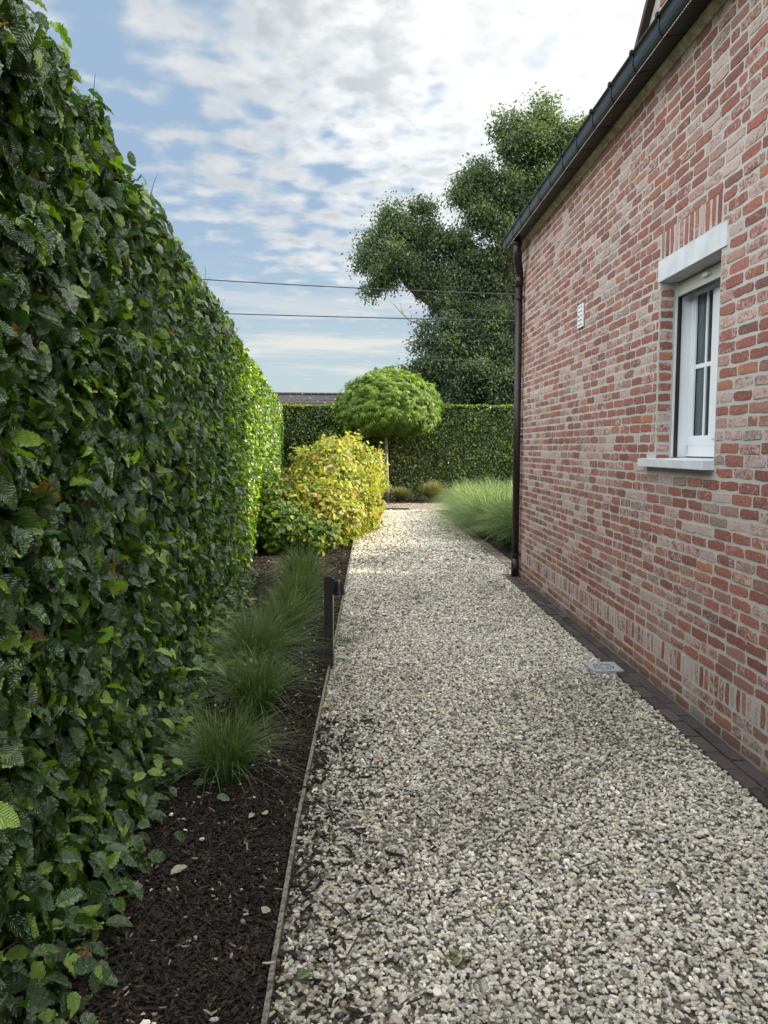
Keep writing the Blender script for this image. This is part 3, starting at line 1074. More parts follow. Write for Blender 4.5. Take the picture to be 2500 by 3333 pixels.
def leaves(name, pos, nrm, tip, size, tmpl, mat, cols, parent):
    tv, tt, uv = tmpl
    X, Y, Z = basis(nrm, tip)
    V, T = inst(tv, tt, pos, X, Y, Z, size)
    K = len(tv)
    C = np.repeat(cols[:, None], K, 1).reshape(-1, cols.shape[1])
    UV = np.tile(uv, (len(pos), 1))
    return V, T, C, UV


def cat4(parts):
    Vs, Ts, Cs, Us, k = [], [], [], [], 0
    for V, T, C, U in parts:
        Vs.append(V); Ts.append(T + k); Cs.append(C); Us.append(U); k += len(V)
    return np.concatenate(Vs), np.concatenate(Ts), np.concatenate(Cs), np.concatenate(Us)


HH = 2.70


def hedge_leaves(r, n, y0, y1, rows, size, teeth, zmin=.04):
    """leaves of the left hedge face (faces +x)"""
    m = n // 6 + 1                                       # short shoots carrying about six leaves each
    sy, sz = r.uniform(y0, y1, m), r.uniform(zmin, HH, m)
    sdep = np.abs(r.normal(0, .075, m))
    sdir = norm(np.stack([r.uniform(.3, 1, m), r.normal(0, .7, m), r.normal(-.1, .8, m)], 1))
    sn = r.normal(0, .5, (m, 3))
    k = np.repeat(np.arange(m), 6)[:n]
    k = np.concatenate([k, r.integers(0, m, n - len(k))]) if len(k) < n else k
    u = r.uniform(-.5, .5, n)
    off = sdir[k] * u[:, None] * .17 + r.normal(0, .018, (n, 3))
    y = sy[k] + off[:, 1]
    z = np.clip(sz[k] + off[:, 2], .02, HH + .02)
    bulge = .018 * vnoise(y, z, 3.0, 31) + .014 * vnoise(y, z, 9.0, 32)
    x = hedge_x(y) + bulge - sdep[k] + np.minimum(off[:, 0], .035) - .03 - .10 * np.clip(z - 2.55, 0, 1) - .04 * np.clip(.25 - z, 0, 1) * 4
    pos = np.stack([x, y, z], 1)
    nrm = norm(np.array([.62, -.12, .50]) + sn[k] + r.normal(0, .42, (n, 3)))
    tip = norm(np.stack([np.full(n, .30), np.zeros(n), np.full(n, -.65)], 1) + sdir[k] * .5 + r.normal(0, .42, (n, 3)))
    s = size * r.uniform(.5, 1.25, n)
    wv = np.stack([s * r.uniform(.8, 1.2, n), s, s * r.uniform(.2, 2.6, n)], 1)
    return pos - tip * s[:, None] * .5, nrm, tip, wv


def top_leaves(r, n, y0, y1, size, x_in=.55):
    y = r.uniform(y0, y1, n)
    u = r.uniform(0, 1, n)
    x = hedge_x(y) - .05 - u * x_in
    z = HH + .010 * vnoise(y, x, 5.0, 33) - np.abs(r.normal(0, .04, n)) - .05 * (u < .12)
    z += (r.random(n) < .04) * r.uniform(0, .07, n)
    pos = np.stack([x, y, z], 1)
    nrm = norm(np.stack([np.full(n, .15), np.zeros(n), np.ones(n)], 1) + r.normal(0, .5, (n, 3)))
    a = r.uniform(0, 6.28, n)
    tip = np.stack([np.cos(a), np.sin(a), r.normal(.15, .4, n)], 1)
    s = size * r.uniform(.6, 1.15, n)
    return pos, nrm, norm(tip), np.stack([s, s, s], 1)


G_DARK, G_BRIGHT = (.047, .100, .026), (.18, .31, .024)
hedge1 = empty('hedge', (-1.5, 9, 0), 'tall clipped hornbeam hedge running along the left side', 'hedge')
T_N = leaf_template(14, .29, .32, .26, .085, .02)
T_M = leaf_template(5, .29, .34, .28)
T_F = leaf_template(2, .36, .25, .2)
parts_n, parts_f = [], []
r = np.random.default_rng(100)
for (n, y0, y1, tm, sz, top, dst) in ((15000, 1.3, 3.4, T_N, .073, 1500, parts_n), (26000, 3.4, 7.0, T_M, .065, 2800, parts_n),
                                      (36000, 7.0, 13.0, T_F, .066, 5000, parts_f), (42000, 13.0, 22.2, T_F, .072, 7000, parts_f),
                                      (7000, -3.5, 1.3, T_F, .10, 1200, parts_f)):
    for kind in (0, 1):
        if kind == 0:
            p, nn, tt_, ss_ = hedge_leaves(r, n, y0, y1, None, sz, 0)
        else:
            p, nn, tt_, ss_ = top_leaves(r, top, y0, y1, sz)
        cc = leaf_colors(r, len(p), G_DARK, G_BRIGHT, .22, .003, .0015)
        dst.append(leaves('', p, nn, tt_, ss_, tm, None, cc, None))
# loose leaves at the foot reaching out over the bark, and straggling shoots
n = 900
y = r.uniform(1.5, 8, n)
p = np.stack([hedge_x(y) + np.abs(r.normal(0, .07, n)) - .02, y, np.abs(r.normal(.05, .10, n)) + .02], 1)
nn = norm(r.normal(0, .5, (n, 3)) + np.array([.4, -.1, .8]))
tt_ = norm(r.normal(0, .5, (n, 3)) + np.array([.7, 0, -.2]))
s = .07 * r.uniform(.6, 1.2, n)
parts_n.append(leaves('', p, nn, tt_, np.stack([s, s, s], 1), T_N, None, leaf_colors(r, n, G_DARK, G_BRIGHT, .2), None))
V, T, C, U = cat4(parts_n)
V += r.normal(0, .0012, V.shape)
build('near_foliage', V, T, M_LEAF, hedge1, C, U, smooth=True)
V, T, C, U = cat4(parts_f)
build('far_foliage', V, T, M_LEAF_FAR, hedge1, C, None, smooth=True)
# inner mass of twigs that stops the light
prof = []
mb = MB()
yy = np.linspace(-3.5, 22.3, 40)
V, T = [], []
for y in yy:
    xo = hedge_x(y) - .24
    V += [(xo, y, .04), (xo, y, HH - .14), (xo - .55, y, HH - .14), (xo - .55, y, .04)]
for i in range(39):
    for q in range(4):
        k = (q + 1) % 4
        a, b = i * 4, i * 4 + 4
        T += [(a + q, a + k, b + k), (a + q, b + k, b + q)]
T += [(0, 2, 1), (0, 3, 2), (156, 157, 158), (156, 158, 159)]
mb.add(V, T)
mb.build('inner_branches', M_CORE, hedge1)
mb = MB()
for i in range(420):                                  # twigs in the shell
    y = r.uniform(1.4, 9); z = r.uniform(.05, 2.6); x = hedge_x(y) - .16
    d = norm(np.array([r.uniform(.4, 1), r.normal(0, .6), r.normal(.3, .5)]))
    L = r.uniform(.08, .19)
    p0 = np.array([x, y, z])
    mb.tube([p0, p0 + d * L * .5 + r.normal(0, .006, 3), p0 + d * L], [.0028, .002, .001], 4, cap=False)
for i in range(46):                                   # red-brown shoots above the top
    y = r.uniform(1.9, 9); x = hedge_x(y) - r.uniform(.02, .25); z = HH - .03
    d = norm(np.array([r.uniform(0, .6), r.normal(0, .4), 1.0])); L = r.uniform(.06, .15)
    p0 = np.array([x, y, z])
    mb.tube([p0, p0 + d * L * .6, p0 + d * L + r.normal(0, .01, 3)], [.002, .0016, .0008], 4, cap=False)
mb.build('twigs', simple('red_twig', (.11, .055, .04), .8), hedge1)['kind'] = 'stuff'

# back hedge across the end, faces -y
hedge2 = empty('hedge', (1.5, 22.5, 0), 'clipped hornbeam hedge closing the end of the garden', 'hedge')
n = 50000
BY = 22.15
x = r.uniform(-2.7, 9.5, n); z = r.uniform(.05, 2.74, n)
y = BY + np.abs(r.normal(0, .07, n)) + .04 * vnoise(x, z, 3, 55)
p1 = np.stack([x, y, z], 1)
n1 = norm(np.array([0, -.75, .45]) + r.normal(0, .5, (n, 3)))
t1 = norm(np.array([0, -.3, -.8]) + r.normal(0, .5, (n, 3)))
n2c = 26000
x = r.uniform(-2.7, 9.5, n2c); y = r.uniform(BY, BY + .6, n2c); z = 2.74 - np.abs(r.normal(0, .05, n2c)) + .015 * vnoise(x, y, 5, 56)
z += (r.random(n2c) < .05) * r.uniform(0, .07, n2c)
p2 = np.stack([x, y, z], 1)
n2 = norm(np.array([0, 0, 1.]) + r.normal(0, .5, (n2c, 3)))
a = r.uniform(0, 6.28, n2c)
t2 = np.stack([np.cos(a), np.sin(a), r.normal(.1, .3, n2c)], 1)
n3c = 26000
x = r.uniform(-2.7, 9.5, n3c); y = BY + r.uniform(.1, .6, n3c); z = r.uniform(.05, 2.7, n3c)
p3 = np.stack([x, y, z], 1)
n3 = norm(r.normal(0, 1, (n3c, 3)) + np.array([0, .5, .3])); t3 = norm(r.normal(0, .6, (n3c, 3)) + np.array([0, 0, -.8]))
P = np.concatenate([p1, p2, p3]); Nn = np.concatenate([n1, n2, n3]); Tt = np.concatenate([t1, t2, t3])
nn = len(P)
s = .080 * r.uniform(.7, 1.2, nn)
cc = leaf_colors(r, nn, (.045, .085, .020), (.16, .25, .024), .22, .001, .001)
V, T, C, U = leaves('', P, Nn, Tt, np.stack([s, s, s], 1), T_F, None, cc, None)
build('foliage', V, T, M_LEAF_FAR, hedge2, C, None, smooth=True)
mb = MB()
for i in range(26):
    x = -2.4 + i * .46 + r.normal(0, .05)
    q = [(x, BY + .33, -.02), (x + r.normal(0, .05), BY + .33, 1.2), (x + r.normal(0, .1), BY + .35, 2.6)]
    mb.tube(q, [.03, .02, .008], 6)
    for j in range(40):
        z = r.uniform(.2, 2.6); d = norm(np.array([r.normal(), r.normal(0, .6), r.uniform(0, 1)]))
        p0 = np.array([x, BY + .33, z]); mb.tube([p0, p0 + d * .15, p0 + d * .3], [.007, .004, .002], 4, cap=False)
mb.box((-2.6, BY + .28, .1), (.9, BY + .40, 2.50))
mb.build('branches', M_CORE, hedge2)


# ------------------------------------------------------------------ shrubs
def blob_leaves(r, blobs, dens, size, shell=(.62, 1.06), zfloor=.05, noise=.20, up=.35):
    Ps, Ns = [], []
    for (c, rr_) in blobs:
        c, rr_ = np.array(c, float), np.array(rr_, float)
        area = 4 * math.pi * ((rr_[0] * rr_[1]) ** 1.6 + (rr_[0] * rr_[2]) ** 1.6 + (rr_[1] * rr_[2]) ** 1.6) ** (1 / 1.6) / 3 ** (1 / 1.6)
        n = int(area * dens)
        d = norm(r.normal(size=(n, 3)))
        k = shell[0] + (shell[1] - shell[0]) * r.random(n) ** .5
        k = k * (1 + .10 * vnoise(d[:, 0] * 9 + c[1], d[:, 2] * 9 + d[:, 1] * 6, 1.5, 7)) * (1 + noise * vnoise(d[:, 0] * 3 + c[0], d[:, 2] * 3 + d[:, 1] * 2, 2.2, int(abs(c[0] * 10)) + 3))
        p = c + d * rr_ * k[:, None]
        # drop what lies well inside another blob
        keep = p[:, 2] > zfloor
        for (c2, r2) in blobs:
            q = np.linalg.norm((p - np.array(c2)) / np.array(r2), axis=1)
            keep &= ~((q < .66))
        Ps.append(p[keep]); Ns.append(norm(d[keep] / rr_))
    P, Nn = np.concatenate(Ps), np.concatenate(Ns)
    return P, Nn


def shrub(name, loc, blobs, dens, size, palette, probs, label, cat_, mat, tmpl, stems=30, seed=0, group=None):
    r = np.random.default_rng(seed)
    t = empty(name, loc, label, cat_, group)
    P, Nn = blob_leaves(r, blobs, dens, size)
    n = len(P)
    nrm = norm(Nn * .8 + np.array([0, 0, .45]) + r.normal(0, .5, (n, 3)))
    tip = norm(Nn * .4 + np.array([0, 0, -.45]) + r.normal(0, .6, (n, 3)))
    s = size * r.uniform(.6, 1.25, n)
    pal = np.array(palette)
    k = r.choice(len(pal), n, p=probs)
    c = pal[k] * r.uniform(.75, 1.25, (n, 1))
    V, T, C, U = leaves('', P, nrm, tip, np.stack([s, s, s], 1), tmpl, None, c, None)
    build('foliage', V, T, mat, t, C, U, smooth=True)
    mb = MB()
    for i in range(stems):
        c, rr_ = blobs[r.integers(len(blobs))]
        b = np.array([c[0] + r.normal(0, .12), c[1] + r.normal(0, rr_[1] * .25), 0])
        d = norm(r.normal(size=3)); d[2] = abs(d[2]) + .2
        e = np.array(c) + d / np.linalg.norm(d) * np.array(rr_) * r.uniform(.85, 1.0)
        m_ = (b + e) / 2 + np.array([0, 0, .15])
        mb.tube([b, m_, e], [.009, .006, .003], 5, cap=False)
    mb.build('stems', simple('dark_red_stem', (.07, .03, .025), .7), t)
    return t


T_SH = leaf_template(4, .33, .25, .35)
pal_y = [(.30, .32, .04), (.18, .26, .03), (.42, .38, .08), (.42, .22, .09), (.09, .15, .03), (.46, .32, .22), (.36, .12, .05)]
shrub('dogwood_shrub', (-.5, 13.2, 0),
      [((-.62, 11.35, .48), (.60, .72, .54)), ((-.55, 12.4, .76), (.70, 1.0, .80)), ((-.26, 13.9, .86), (.70, 1.2, .80)),
       ((-.22, 15.4, .74), (.68, 1.0, .70)), ((-1.10, 12.4, .50), (.50, .8, .50)), ((-.16, 12.9, .45), (.44, 1.2, .48)),
       ((-.48, 12.9, 1.40), (.30, .40, .24)), ((.02, 14.6, 1.05), (.38, .5, .34)), ((-.38, 11.0, .48), (.32, .32, .30)), ((-.30, 13.4, 1.40), (.30, .4, .22)), ((.02, 13.9, .52), (.42, 1.0, .50))],
      760, .076, pal_y, [.37, .25, .17, .06, .11, .03, .01],
      'big rounded shrub with yellow green leaves turning orange beside the gravel', 'shrub', M_SHRUB, T_SH, 60, 71)
pal_g = [(.07, .13, .025), (.12, .19, .03), (.24, .28, .035), (.05, .10, .03)]
shrub('green_shrub', (-1.15, 10.9, 0),
      [((-1.12, 10.75, .34), (.38, .55, .38)), ((-1.30, 11.5, .5), (.35, .6, .48)), ((-.72, 10.55, .26), (.36, .36, .28))],
      900, .085, pal_g, [.35, .3, .15, .2],
      'low dark green leafy shrub squeezed between the hedge and the yellow shrub', 'shrub', M_SHRUB, T_SH, 26, 72)

shrub('green_shrub', (3.6, 10.4, 0),  # added unseen shrub, shaped to cast the slanted shadow on the gravel
      [((3.45, 9.55, 1.05), (.85, .75, .95)), ((3.6, 10.5, .92), (.85, .8, .75)), ((3.75, 11.5, .70), (.80, .9, .60)), ((3.9, 12.5, .55), (.75, .9, .42))],
      520, .10, pal_g, [.35, .3, .15, .2],
      'added green shrub hidden behind the house corner, casting shade on the gravel', 'shrub', M_SHRUB, T_SH, 26, 73)

# ------------------------------------------------------------------ ball tree
r = np.random.default_rng(200)
lobe = []
lt = []
k = 0
for a in (-62, -30, 0, 30, 62):
    ca, sa = math.cos(rad(a)), math.sin(rad(a))
    L = 1.0 if abs(a) < 50 else .75
    loc = np.array([(0, 0, 0), (-.11, .45, .02), (.11, .45, .02), (0, 1, -.28)]) * L
    pts = np.stack([loc[:, 0] * ca + loc[:, 1] * sa, -loc[:, 0] * sa + loc[:, 1] * ca, loc[:, 2]], 1)
    lobe.append(pts); lt += [(k, k + 2, k + 1), (k + 1, k + 2, k + 3)]; k += 4
tv = np.concatenate(lobe); T_STAR = (tv, np.array(lt), np.zeros((len(tv), 3)))
btree = empty('ball_tree', (.78, 20.75, 0), 'small ball-headed tree on a bare stem in front of the end hedge', 'tree')
n = 15000
d = norm(r.normal(size=(n, 3)))
cen = np.array([.80, 20.75, 2.42])
rad3 = np.stack([np.full(n, 1.42), np.full(n, 1.40), np.where(d[:, 2] > 0, 1.22, .55)], 1)
kk = .60 + .40 * r.random(n) ** .45
kk *= 1 + .06 * vnoise(d[:, 0] * 5, d[:, 2] * 5 + d[:, 1] * 4, 1.6, 61) + .07 * vnoise(d[:, 0] * 9, d[:, 2] * 9 + d[:, 1] * 7, 1.8, 62)
P = cen + d * rad3 * kk[:, None]
nrm = norm(d * .7 + np.array([0, 0, .5]) + r.normal(0, .35, (n, 3)))
tip = norm(d * .55 + np.array([0, 0, -.8]) + r.normal(0, .3, (n, 3)))
s = .15 * r.uniform(.55, 1.2, n)
c = np.array((.088, .160, .014)) * r.uniform(.7, 1.3, (n, 1))
kx = r.random(n) < .2; c[kx] = np.array((.20, .28, .025)) * r.uniform(.8, 1.2, (kx.sum(), 1))
V, T, C, U = leaves('', P, nrm, tip, np.stack([s, s, s], 1), T_STAR, None, c, None)
build('crown', V, T, M_BALL, btree, C, None)
mb = MB().tube([(.77, 20.75, -.03), (.76, 20.75, .6), (.74, 20.74, 1.3), (.72, 20.75, 2.0), (.72, 20.75, 2.5)], [.062, .052, .047, .045, .03], 12)
for i in range(22):
    a = r.uniform(0, 6.28); e = r.uniform(.1, 1.1)
    p0 = np.array([.72, 20.75, r.uniform(1.85, 2.4)])
    dd = np.array([math.cos(a) * math.cos(e), math.sin(a) * math.cos(e), math.sin(e) * .9])
    mb.tube([p0, p0 + dd * .55 + np.array([0, 0, .08]), p0 + dd * 1.1], [.022, .013, .005], 6)
mb.build('trunk', simple('grey_bark', (.20, .18, .155), .9, nscale=12, namt=.35, bump=.4), btree, smooth=True)
st = MB().tube([(.56, 20.9, -.02), (.56, 20.9, 1.62)], .045, 12).build('tree_stake', simple('stake_wood', (.17, .15, .12), .9, nscale=15, namt=.3))
tag(st, 'short round wooden stake standing left of the ball-headed tree stem', 'stake')


# ------------------------------------------------------------------ big trees beyond the hedge
T_Q = (np.array([(0, 0, 0), (-.26, .5, .06), (.26, .5, .06), (0, 1, -.15)], float), np.array([(0, 2, 1), (1, 2, 3)]), np.zeros((4, 3)))


def big_tree(name, label, base, blobs, limbs, colr, seed, dens=200, csize=.27, per=22, size=.135, shell=.25):
    """limbs: list of (points, radii); blobs: (centre, radius)"""
    r = np.random.default_rng(seed)
    t = empty(name, base, label, 'tree')
    Ps = []
    for c, rr_ in blobs:
        sub = []
        for q_ in range(9):
            dd = norm(r.normal(size=3))
            sub.append((np.array(c) + dd * rr_ * r.uniform(.3, 1.08) * np.array([1, 1, .9]), rr_ * r.uniform(.22, .48)))
        n = int(dens * rr_ ** 2)
        pick = r.integers(0, 9, n)
        c = np.array([sub[q_][0] for q_ in pick]); rr_ = np.array([sub[q_][1] for q_ in pick])[:, None]
        d = norm(r.normal(size=(n, 3)))
        k = shell + (1 - shell) * r.random(n) ** .6
        k *= 1.04 + .22 * vnoise(d[:, 0] * 2 + c[:, 0], d[:, 2] * 3 + d[:, 1], 2.0, 17)
        cl = c + d * rr_ * k[:, None] * np.array([1, 1, .9])
        hole = vnoise(cl[:, 0] * 1.0, cl[:, 2] * 1.0 + cl[:, 1] * .5, 2.4, 91)
        cl = cl[hole > -.75]
        cl = cl[cl[:, 2] > .5]
        q = np.repeat(cl, per, 0)
        Ps.append(q + r.normal(0, csize * .8, q.shape) * np.array([1, 1, .8]))
    P = np.concatenate(Ps); n = len(P)
    nrm = norm(r.normal(0, .7, (n, 3)) + np.array([0, 0, .6]))
    tip = norm(r.normal(0, .7, (n, 3)) + np.array([0, 0, -.6]))
    s = size * r.uniform(.6, 1.25, n)
    c = np.array(colr) * r.uniform(.65, 1.35, (n, 1))
    kx = r.random(n) < .12; c[kx] = np.array((.13, .165, .045)) * r.uniform(.7, 1.2, (kx.sum(), 1))
    V, T, C, U = leaves('', P, nrm, tip, np.stack([s, s, s], 1), T_Q, None, c, None)
    build('crown', V, T, M_TREE, t, C, None)
    mb = MB()
    for pts, rd in limbs:
        pts = np.array(pts, float)
        f = np.linspace(0, 1, len(pts)); g = np.linspace(0, 1, len(pts) * 3)
        pp = np.stack([np.interp(g, f, pts[:, i]) for i in range(3)], 1)
        pp[1:-1] += r.normal(0, .05, pp[1:-1].shape)
        mb.tube(pp, np.interp(g, f, rd), 8)
        for j in range(3, len(pp), 1):                   # secondary branches
            for q in range(2):
                dd = norm(r.normal(0, 1, 3) + np.array([0, -.2, .5])); L = r.uniform(.5, 1.5)
                p1 = pp[j] + dd * L * .5 + r.normal(0, .08, 3); p2 = pp[j] + dd * L + r.normal(0, .15, 3)
                mb.tube([pp[j], p1, p2], [.035, .022, .008], 5, cap=False)
    mb.build('trunk', M_TWIG, t, smooth=True)
    return t


TY = 30.0


def bx(px): return .018605 * px - 14.457


def bz(py): return 19.49 - .018605 * py


def bl(px, py, rr_, dy=0.0):
    return ((bx(px), TY + dy, bz(py)), rr_ * .0186)


tall = [bl(1150, 300, 58), bl(1205, 325, 62, .6), bl(1095, 350, 60, -.4), bl(1030, 395, 52, .3), bl(1120, 415, 85, .4), bl(1000, 445, 38, -.3),
        bl(1185, 420, 80, .8), bl(1060, 485, 62, -.5), bl(1130, 520, 60, .3), bl(1265, 400, 90, .8), bl(1340, 500, 100, .6), bl(1220, 520, 90, .5), bl(1010, 410, 40),
        bl(1290, 650, 110, .8), bl(1170, 640, 90, .8), bl(1040, 560, 50), bl(1090, 470, 60, .5), bl(1110, 590, 60, .5), bl(1175, 300, 50)]
big_tree('tall_tree', 'tallest leafy tree rising behind the house gutter beyond the end hedge', (bx(1095), TY, 0), tall,
         [([(bx(1098), TY, 0), (bx(1095), TY, bz(700)), (bx(1092), TY, bz(560)), (bx(1075), TY, bz(470)), (bx(1100), TY, bz(380)), (bx(1145), TY, bz(290))], [.34, .26, .20, .15, .10, .03]),
          ([(bx(1092), TY, bz(560)), (bx(1050), TY - .3, bz(450)), (bx(1020), TY - .3, bz(400))], [.14, .09, .03]),
          ([(bx(1092), TY, bz(600)), (bx(1150), TY, bz(490)), (bx(1200), TY, bz(400)), (bx(1220), TY, bz(320))], [.16, .12, .07, .03]),
          ([(bx(1092), TY, bz(680)), (bx(1180), TY, bz(600)), (bx(1280), TY, bz(450))], [.2, .14, .05])],
         (.098, .140, .082), 301)
leftt = [bl(835, 500, 42), bl(890, 505, 55), bl(805, 545, 32), bl(850, 575, 58), bl(815, 615, 30), bl(905, 580, 55, .3), bl(950, 530, 42), bl(955, 600, 45, .3),
         bl(1000, 650, 52), bl(1000, 580, 40), bl(985, 525, 34), bl(1020, 600, 50), bl(915, 470, 30), bl(790, 580, 24), bl(880, 545, 40, .3), bl(930, 640, 30), bl(1050, 625, 55, .3), bl(1085, 585, 38), bl(1095, 660, 52, .2)]
big_tree('spreading_tree', 'leaning tree with a spreading left limb crossed by two overhead cables', (bx(1010), TY + .4, 0), leftt,
         [([(bx(1015), TY + .4, 0), (bx(1010), TY + .3, bz(780)), (bx(985), TY, bz(700)), (bx(940), TY, bz(665)), (bx(895), TY, bz(640)), (bx(850), TY, bz(585)), (bx(825), TY, bz(530))], [.3, .25, .2, .15, .12, .07, .02]),
          ([(bx(940), TY, bz(665)), (bx(960), TY, bz(600)), (bx(950), TY, bz(520))], [.10, .07, .02]),
          ([(bx(895), TY, bz(640)), (bx(905), TY, bz(570)), (bx(890), TY, bz(500))], [.08, .05, .02]),
          ([(bx(985), TY, bz(700)), (bx(1040), TY, bz(640)), (bx(1080), TY, bz(590))], [.12, .08, .02])],
         (.100, .142, .082), 302)
dense = [bl(965, 720, 62), bl(1040, 715, 75, .4), bl(1090, 730, 70, .3), bl(925, 770, 48), bl(985, 790, 70), bl(1060, 800, 80, .3), bl(900, 815, 42), bl(940, 840, 60),
         bl(1010, 860, 80), bl(1100, 850, 80), bl(1150, 760, 90, .5), bl(890, 850, 34), bl(1220, 800, 100, .8), bl(960, 900, 60), bl(1060, 920, 80), bl(1150, 900, 80)]
big_tree('dense_tree', 'dense dark green low tree just above the end hedge', (bx(1000), TY - .6, 0), [((c[0], c[1] - 1.0, c[2]), q) for c, q in dense],
         [([(bx(1000), TY - .6, 0), (bx(1000), TY - .8, bz(850)), (bx(1010), TY - .9, bz(730))], [.25, .18, .06])],
         (.072, .106, .070), 303, dens=230, shell=.5, csize=.24)
# bare dead branch
db = MB().tube([(bx(950), TY - .9, bz(722)), (bx(915), TY - .9, bz(714)), (bx(880), TY - .9, bz(705)), (bx(866), TY - .9, bz(690)), (bx(861), TY - .9, bz(668))], [.05, .045, .035, .028, .01], 6)
db.tube([(bx(872), TY - .9, bz(696)), (bx(862), TY - .9, bz(688)), (bx(852), TY - .9, bz(676)), (bx(838), TY - .9, bz(664))], [.028, .024, .018, .008], 6)
o = db.build('dead_branch', simple('pale_dead_wood', (.28, .24, .19), .9), smooth=True)
par = bpy.data.objects['spreading_tree']
o.parent = par
o.location = -Vector(par.location)

# ------------------------------------------------------------------ far roof, cables
fh = empty('barn', (-3.4, 40, 0), 'low barn with a dark lichen-spotted roof showing over the end hedge', 'barn')
m, w, out = newmat('lichen_slates')
tc = w.n('ShaderNodeTexCoord').outputs['Object']
b = w.n('ShaderNodeBsdfPrincipled'); b.inputs['Roughness'].default_value = .9
vo = w.n('ShaderNodeTexVoronoi'); w.set(vo, 'Vector', tc); vo.inputs['Scale'].default_value = 4.5
n1 = w.noise(tc, 5, 4, .6)
lich = w.m('MULTIPLY', w.ss(vo.outputs[0], .30, .12), w.ss(n1, .42, .60))
bw = w.mix(n1, (.012, .012, .015, 1), (.024, .023, .027, 1))
w.set(b, 'Base Color', w.mix(lich, bw, (.16, .16, .16, 1)))
w.t.links.new(b.outputs[0], out.inputs[0])
mb = MB()
mb.add([(-16, 39.2, 2.85), (7.8, 39.2, 2.85), (7.8, 42, 4.40), (-16, 42, 4.55), (-16, 44.8, 2.85), (7.8, 44.8, 2.85)], [(0, 1, 2), (0, 2, 3), (3, 2, 5), (3, 5, 4)])
for i in range(9):
    f0 = i / 9
    mb.box((-16, 39.2 + 2.8 * f0, 2.85 + 1.55 * f0 + .0), (7.8, 39.22 + 2.8 * f0, 2.87 + 1.55 * f0 + .03))
for i in range(60):
    mb.tube([(-15.9 + i * .4, 42, 4.56 - .0025 * i), (-15.52 + i * .4, 42, 4.56 - .0025 * i)], .09, 6)
mb.build('roof', m, fh)
MB().box((-15.7, 39.5, -.03), (7.5, 44.5, 2.84)).build('wall', simple('barn_brick', (.25, .12, .09), .9, nscale=3, namt=.3), fh)
M_CABLE = simple('cable', (.02, .02, .03), .6)
for (za_, zb_, zc_, lab) in ((7.33, 6.76, 6.52, 'upper black overhead cable crossing the sky left of the tall tree'), (6.22, 5.86, 5.72, 'lower black overhead cable crossing in front of the tree below the other')):
    xs = np.linspace(-14, 22, 40)
    A = np.polyfit([-4.96, 5.32, 14.0], [za_ - .16, zb_, zb_ - .10], 2)
    zz = np.polyval(A, xs)
    o = MB().tube([(x, 26.0, z) for x, z in zip(xs, zz)], .018, 6, cap=True).build('overhead_cable', M_CABLE, smooth=True)
    tag(o, lab, 'cable', 'overhead cables')


# ------------------------------------------------------------------ grasses
def blades(r, n, cx, cy, rb, H, spread, wid, colr, tipc, seg=6, lean=(0, 0), zb=0.0, ob=(1.6, 1.8), dr=(0, .75)):
    a = r.uniform(0, 6.28, n)
    rr_ = rb * np.sqrt(r.random(n))
    root = np.stack([cx + rr_ * np.cos(a), cy + rr_ * np.sin(a), np.full(n, zb)], 1)
    b = a + r.normal(0, .7, n)
    out = spread * r.beta(ob[0], ob[1], n)
    h = H * r.uniform(.55, 1.05, n) * (1 - .30 * (out / spread) ** 2)
    t = np.linspace(0, 1, seg + 1)
    dirx, diry = np.cos(b) + lean[0], np.sin(b) + lean[1]
    bend = r.uniform(1.6, 2.8, n)
    hx_ = out[:, None] * t[None] ** bend[:, None]
    droop = r.uniform(dr[0], dr[1], n) * (out / spread)
    hz_ = h[:, None] * (t[None] * 1.18 - (.18 + droop[:, None] * .75) * t[None] ** 3.2)
    cx_ = root[:, None, 0] + dirx[:, None] * hx_
    cy_ = root[:, None, 1] + diry[:, None] * hx_
    cz_ = np.maximum(root[:, None, 2] + hz_, zb + .008)
    w_ = wid * r.uniform(.6, 1.3, n)[:, None] * (1 - t[None] ** 2.2 * .9)
    th = r.uniform(0, math.pi, n)
    sx, sy = np.cos(th)[:, None] * w_, np.sin(th)[:, None] * w_
    L = np.stack([cx_ - sx, cy_ - sy, cz_], -1); Rr = np.stack([cx_ + sx, cy_ + sy, cz_], -1)
    V = np.stack([L, Rr], 2).reshape(n, -1, 3)
    K = 2 * (seg + 1)
    T = []
    for i in range(seg):
        q = 2 * i
        T += [(q, q + 1, q + 3), (q, q + 3, q + 2)]
    T = np.array(T)[None] + (np.arange(n) * K)[:, None, None]
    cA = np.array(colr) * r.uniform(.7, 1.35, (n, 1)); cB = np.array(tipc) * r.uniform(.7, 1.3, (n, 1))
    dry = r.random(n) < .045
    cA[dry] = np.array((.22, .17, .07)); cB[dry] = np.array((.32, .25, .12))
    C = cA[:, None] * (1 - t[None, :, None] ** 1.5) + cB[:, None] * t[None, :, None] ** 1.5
    C = np.repeat(C[:, :, None], 2, 2).reshape(-1, 3)
    return V.reshape(-1, 3), T.reshape(-1, 3), C


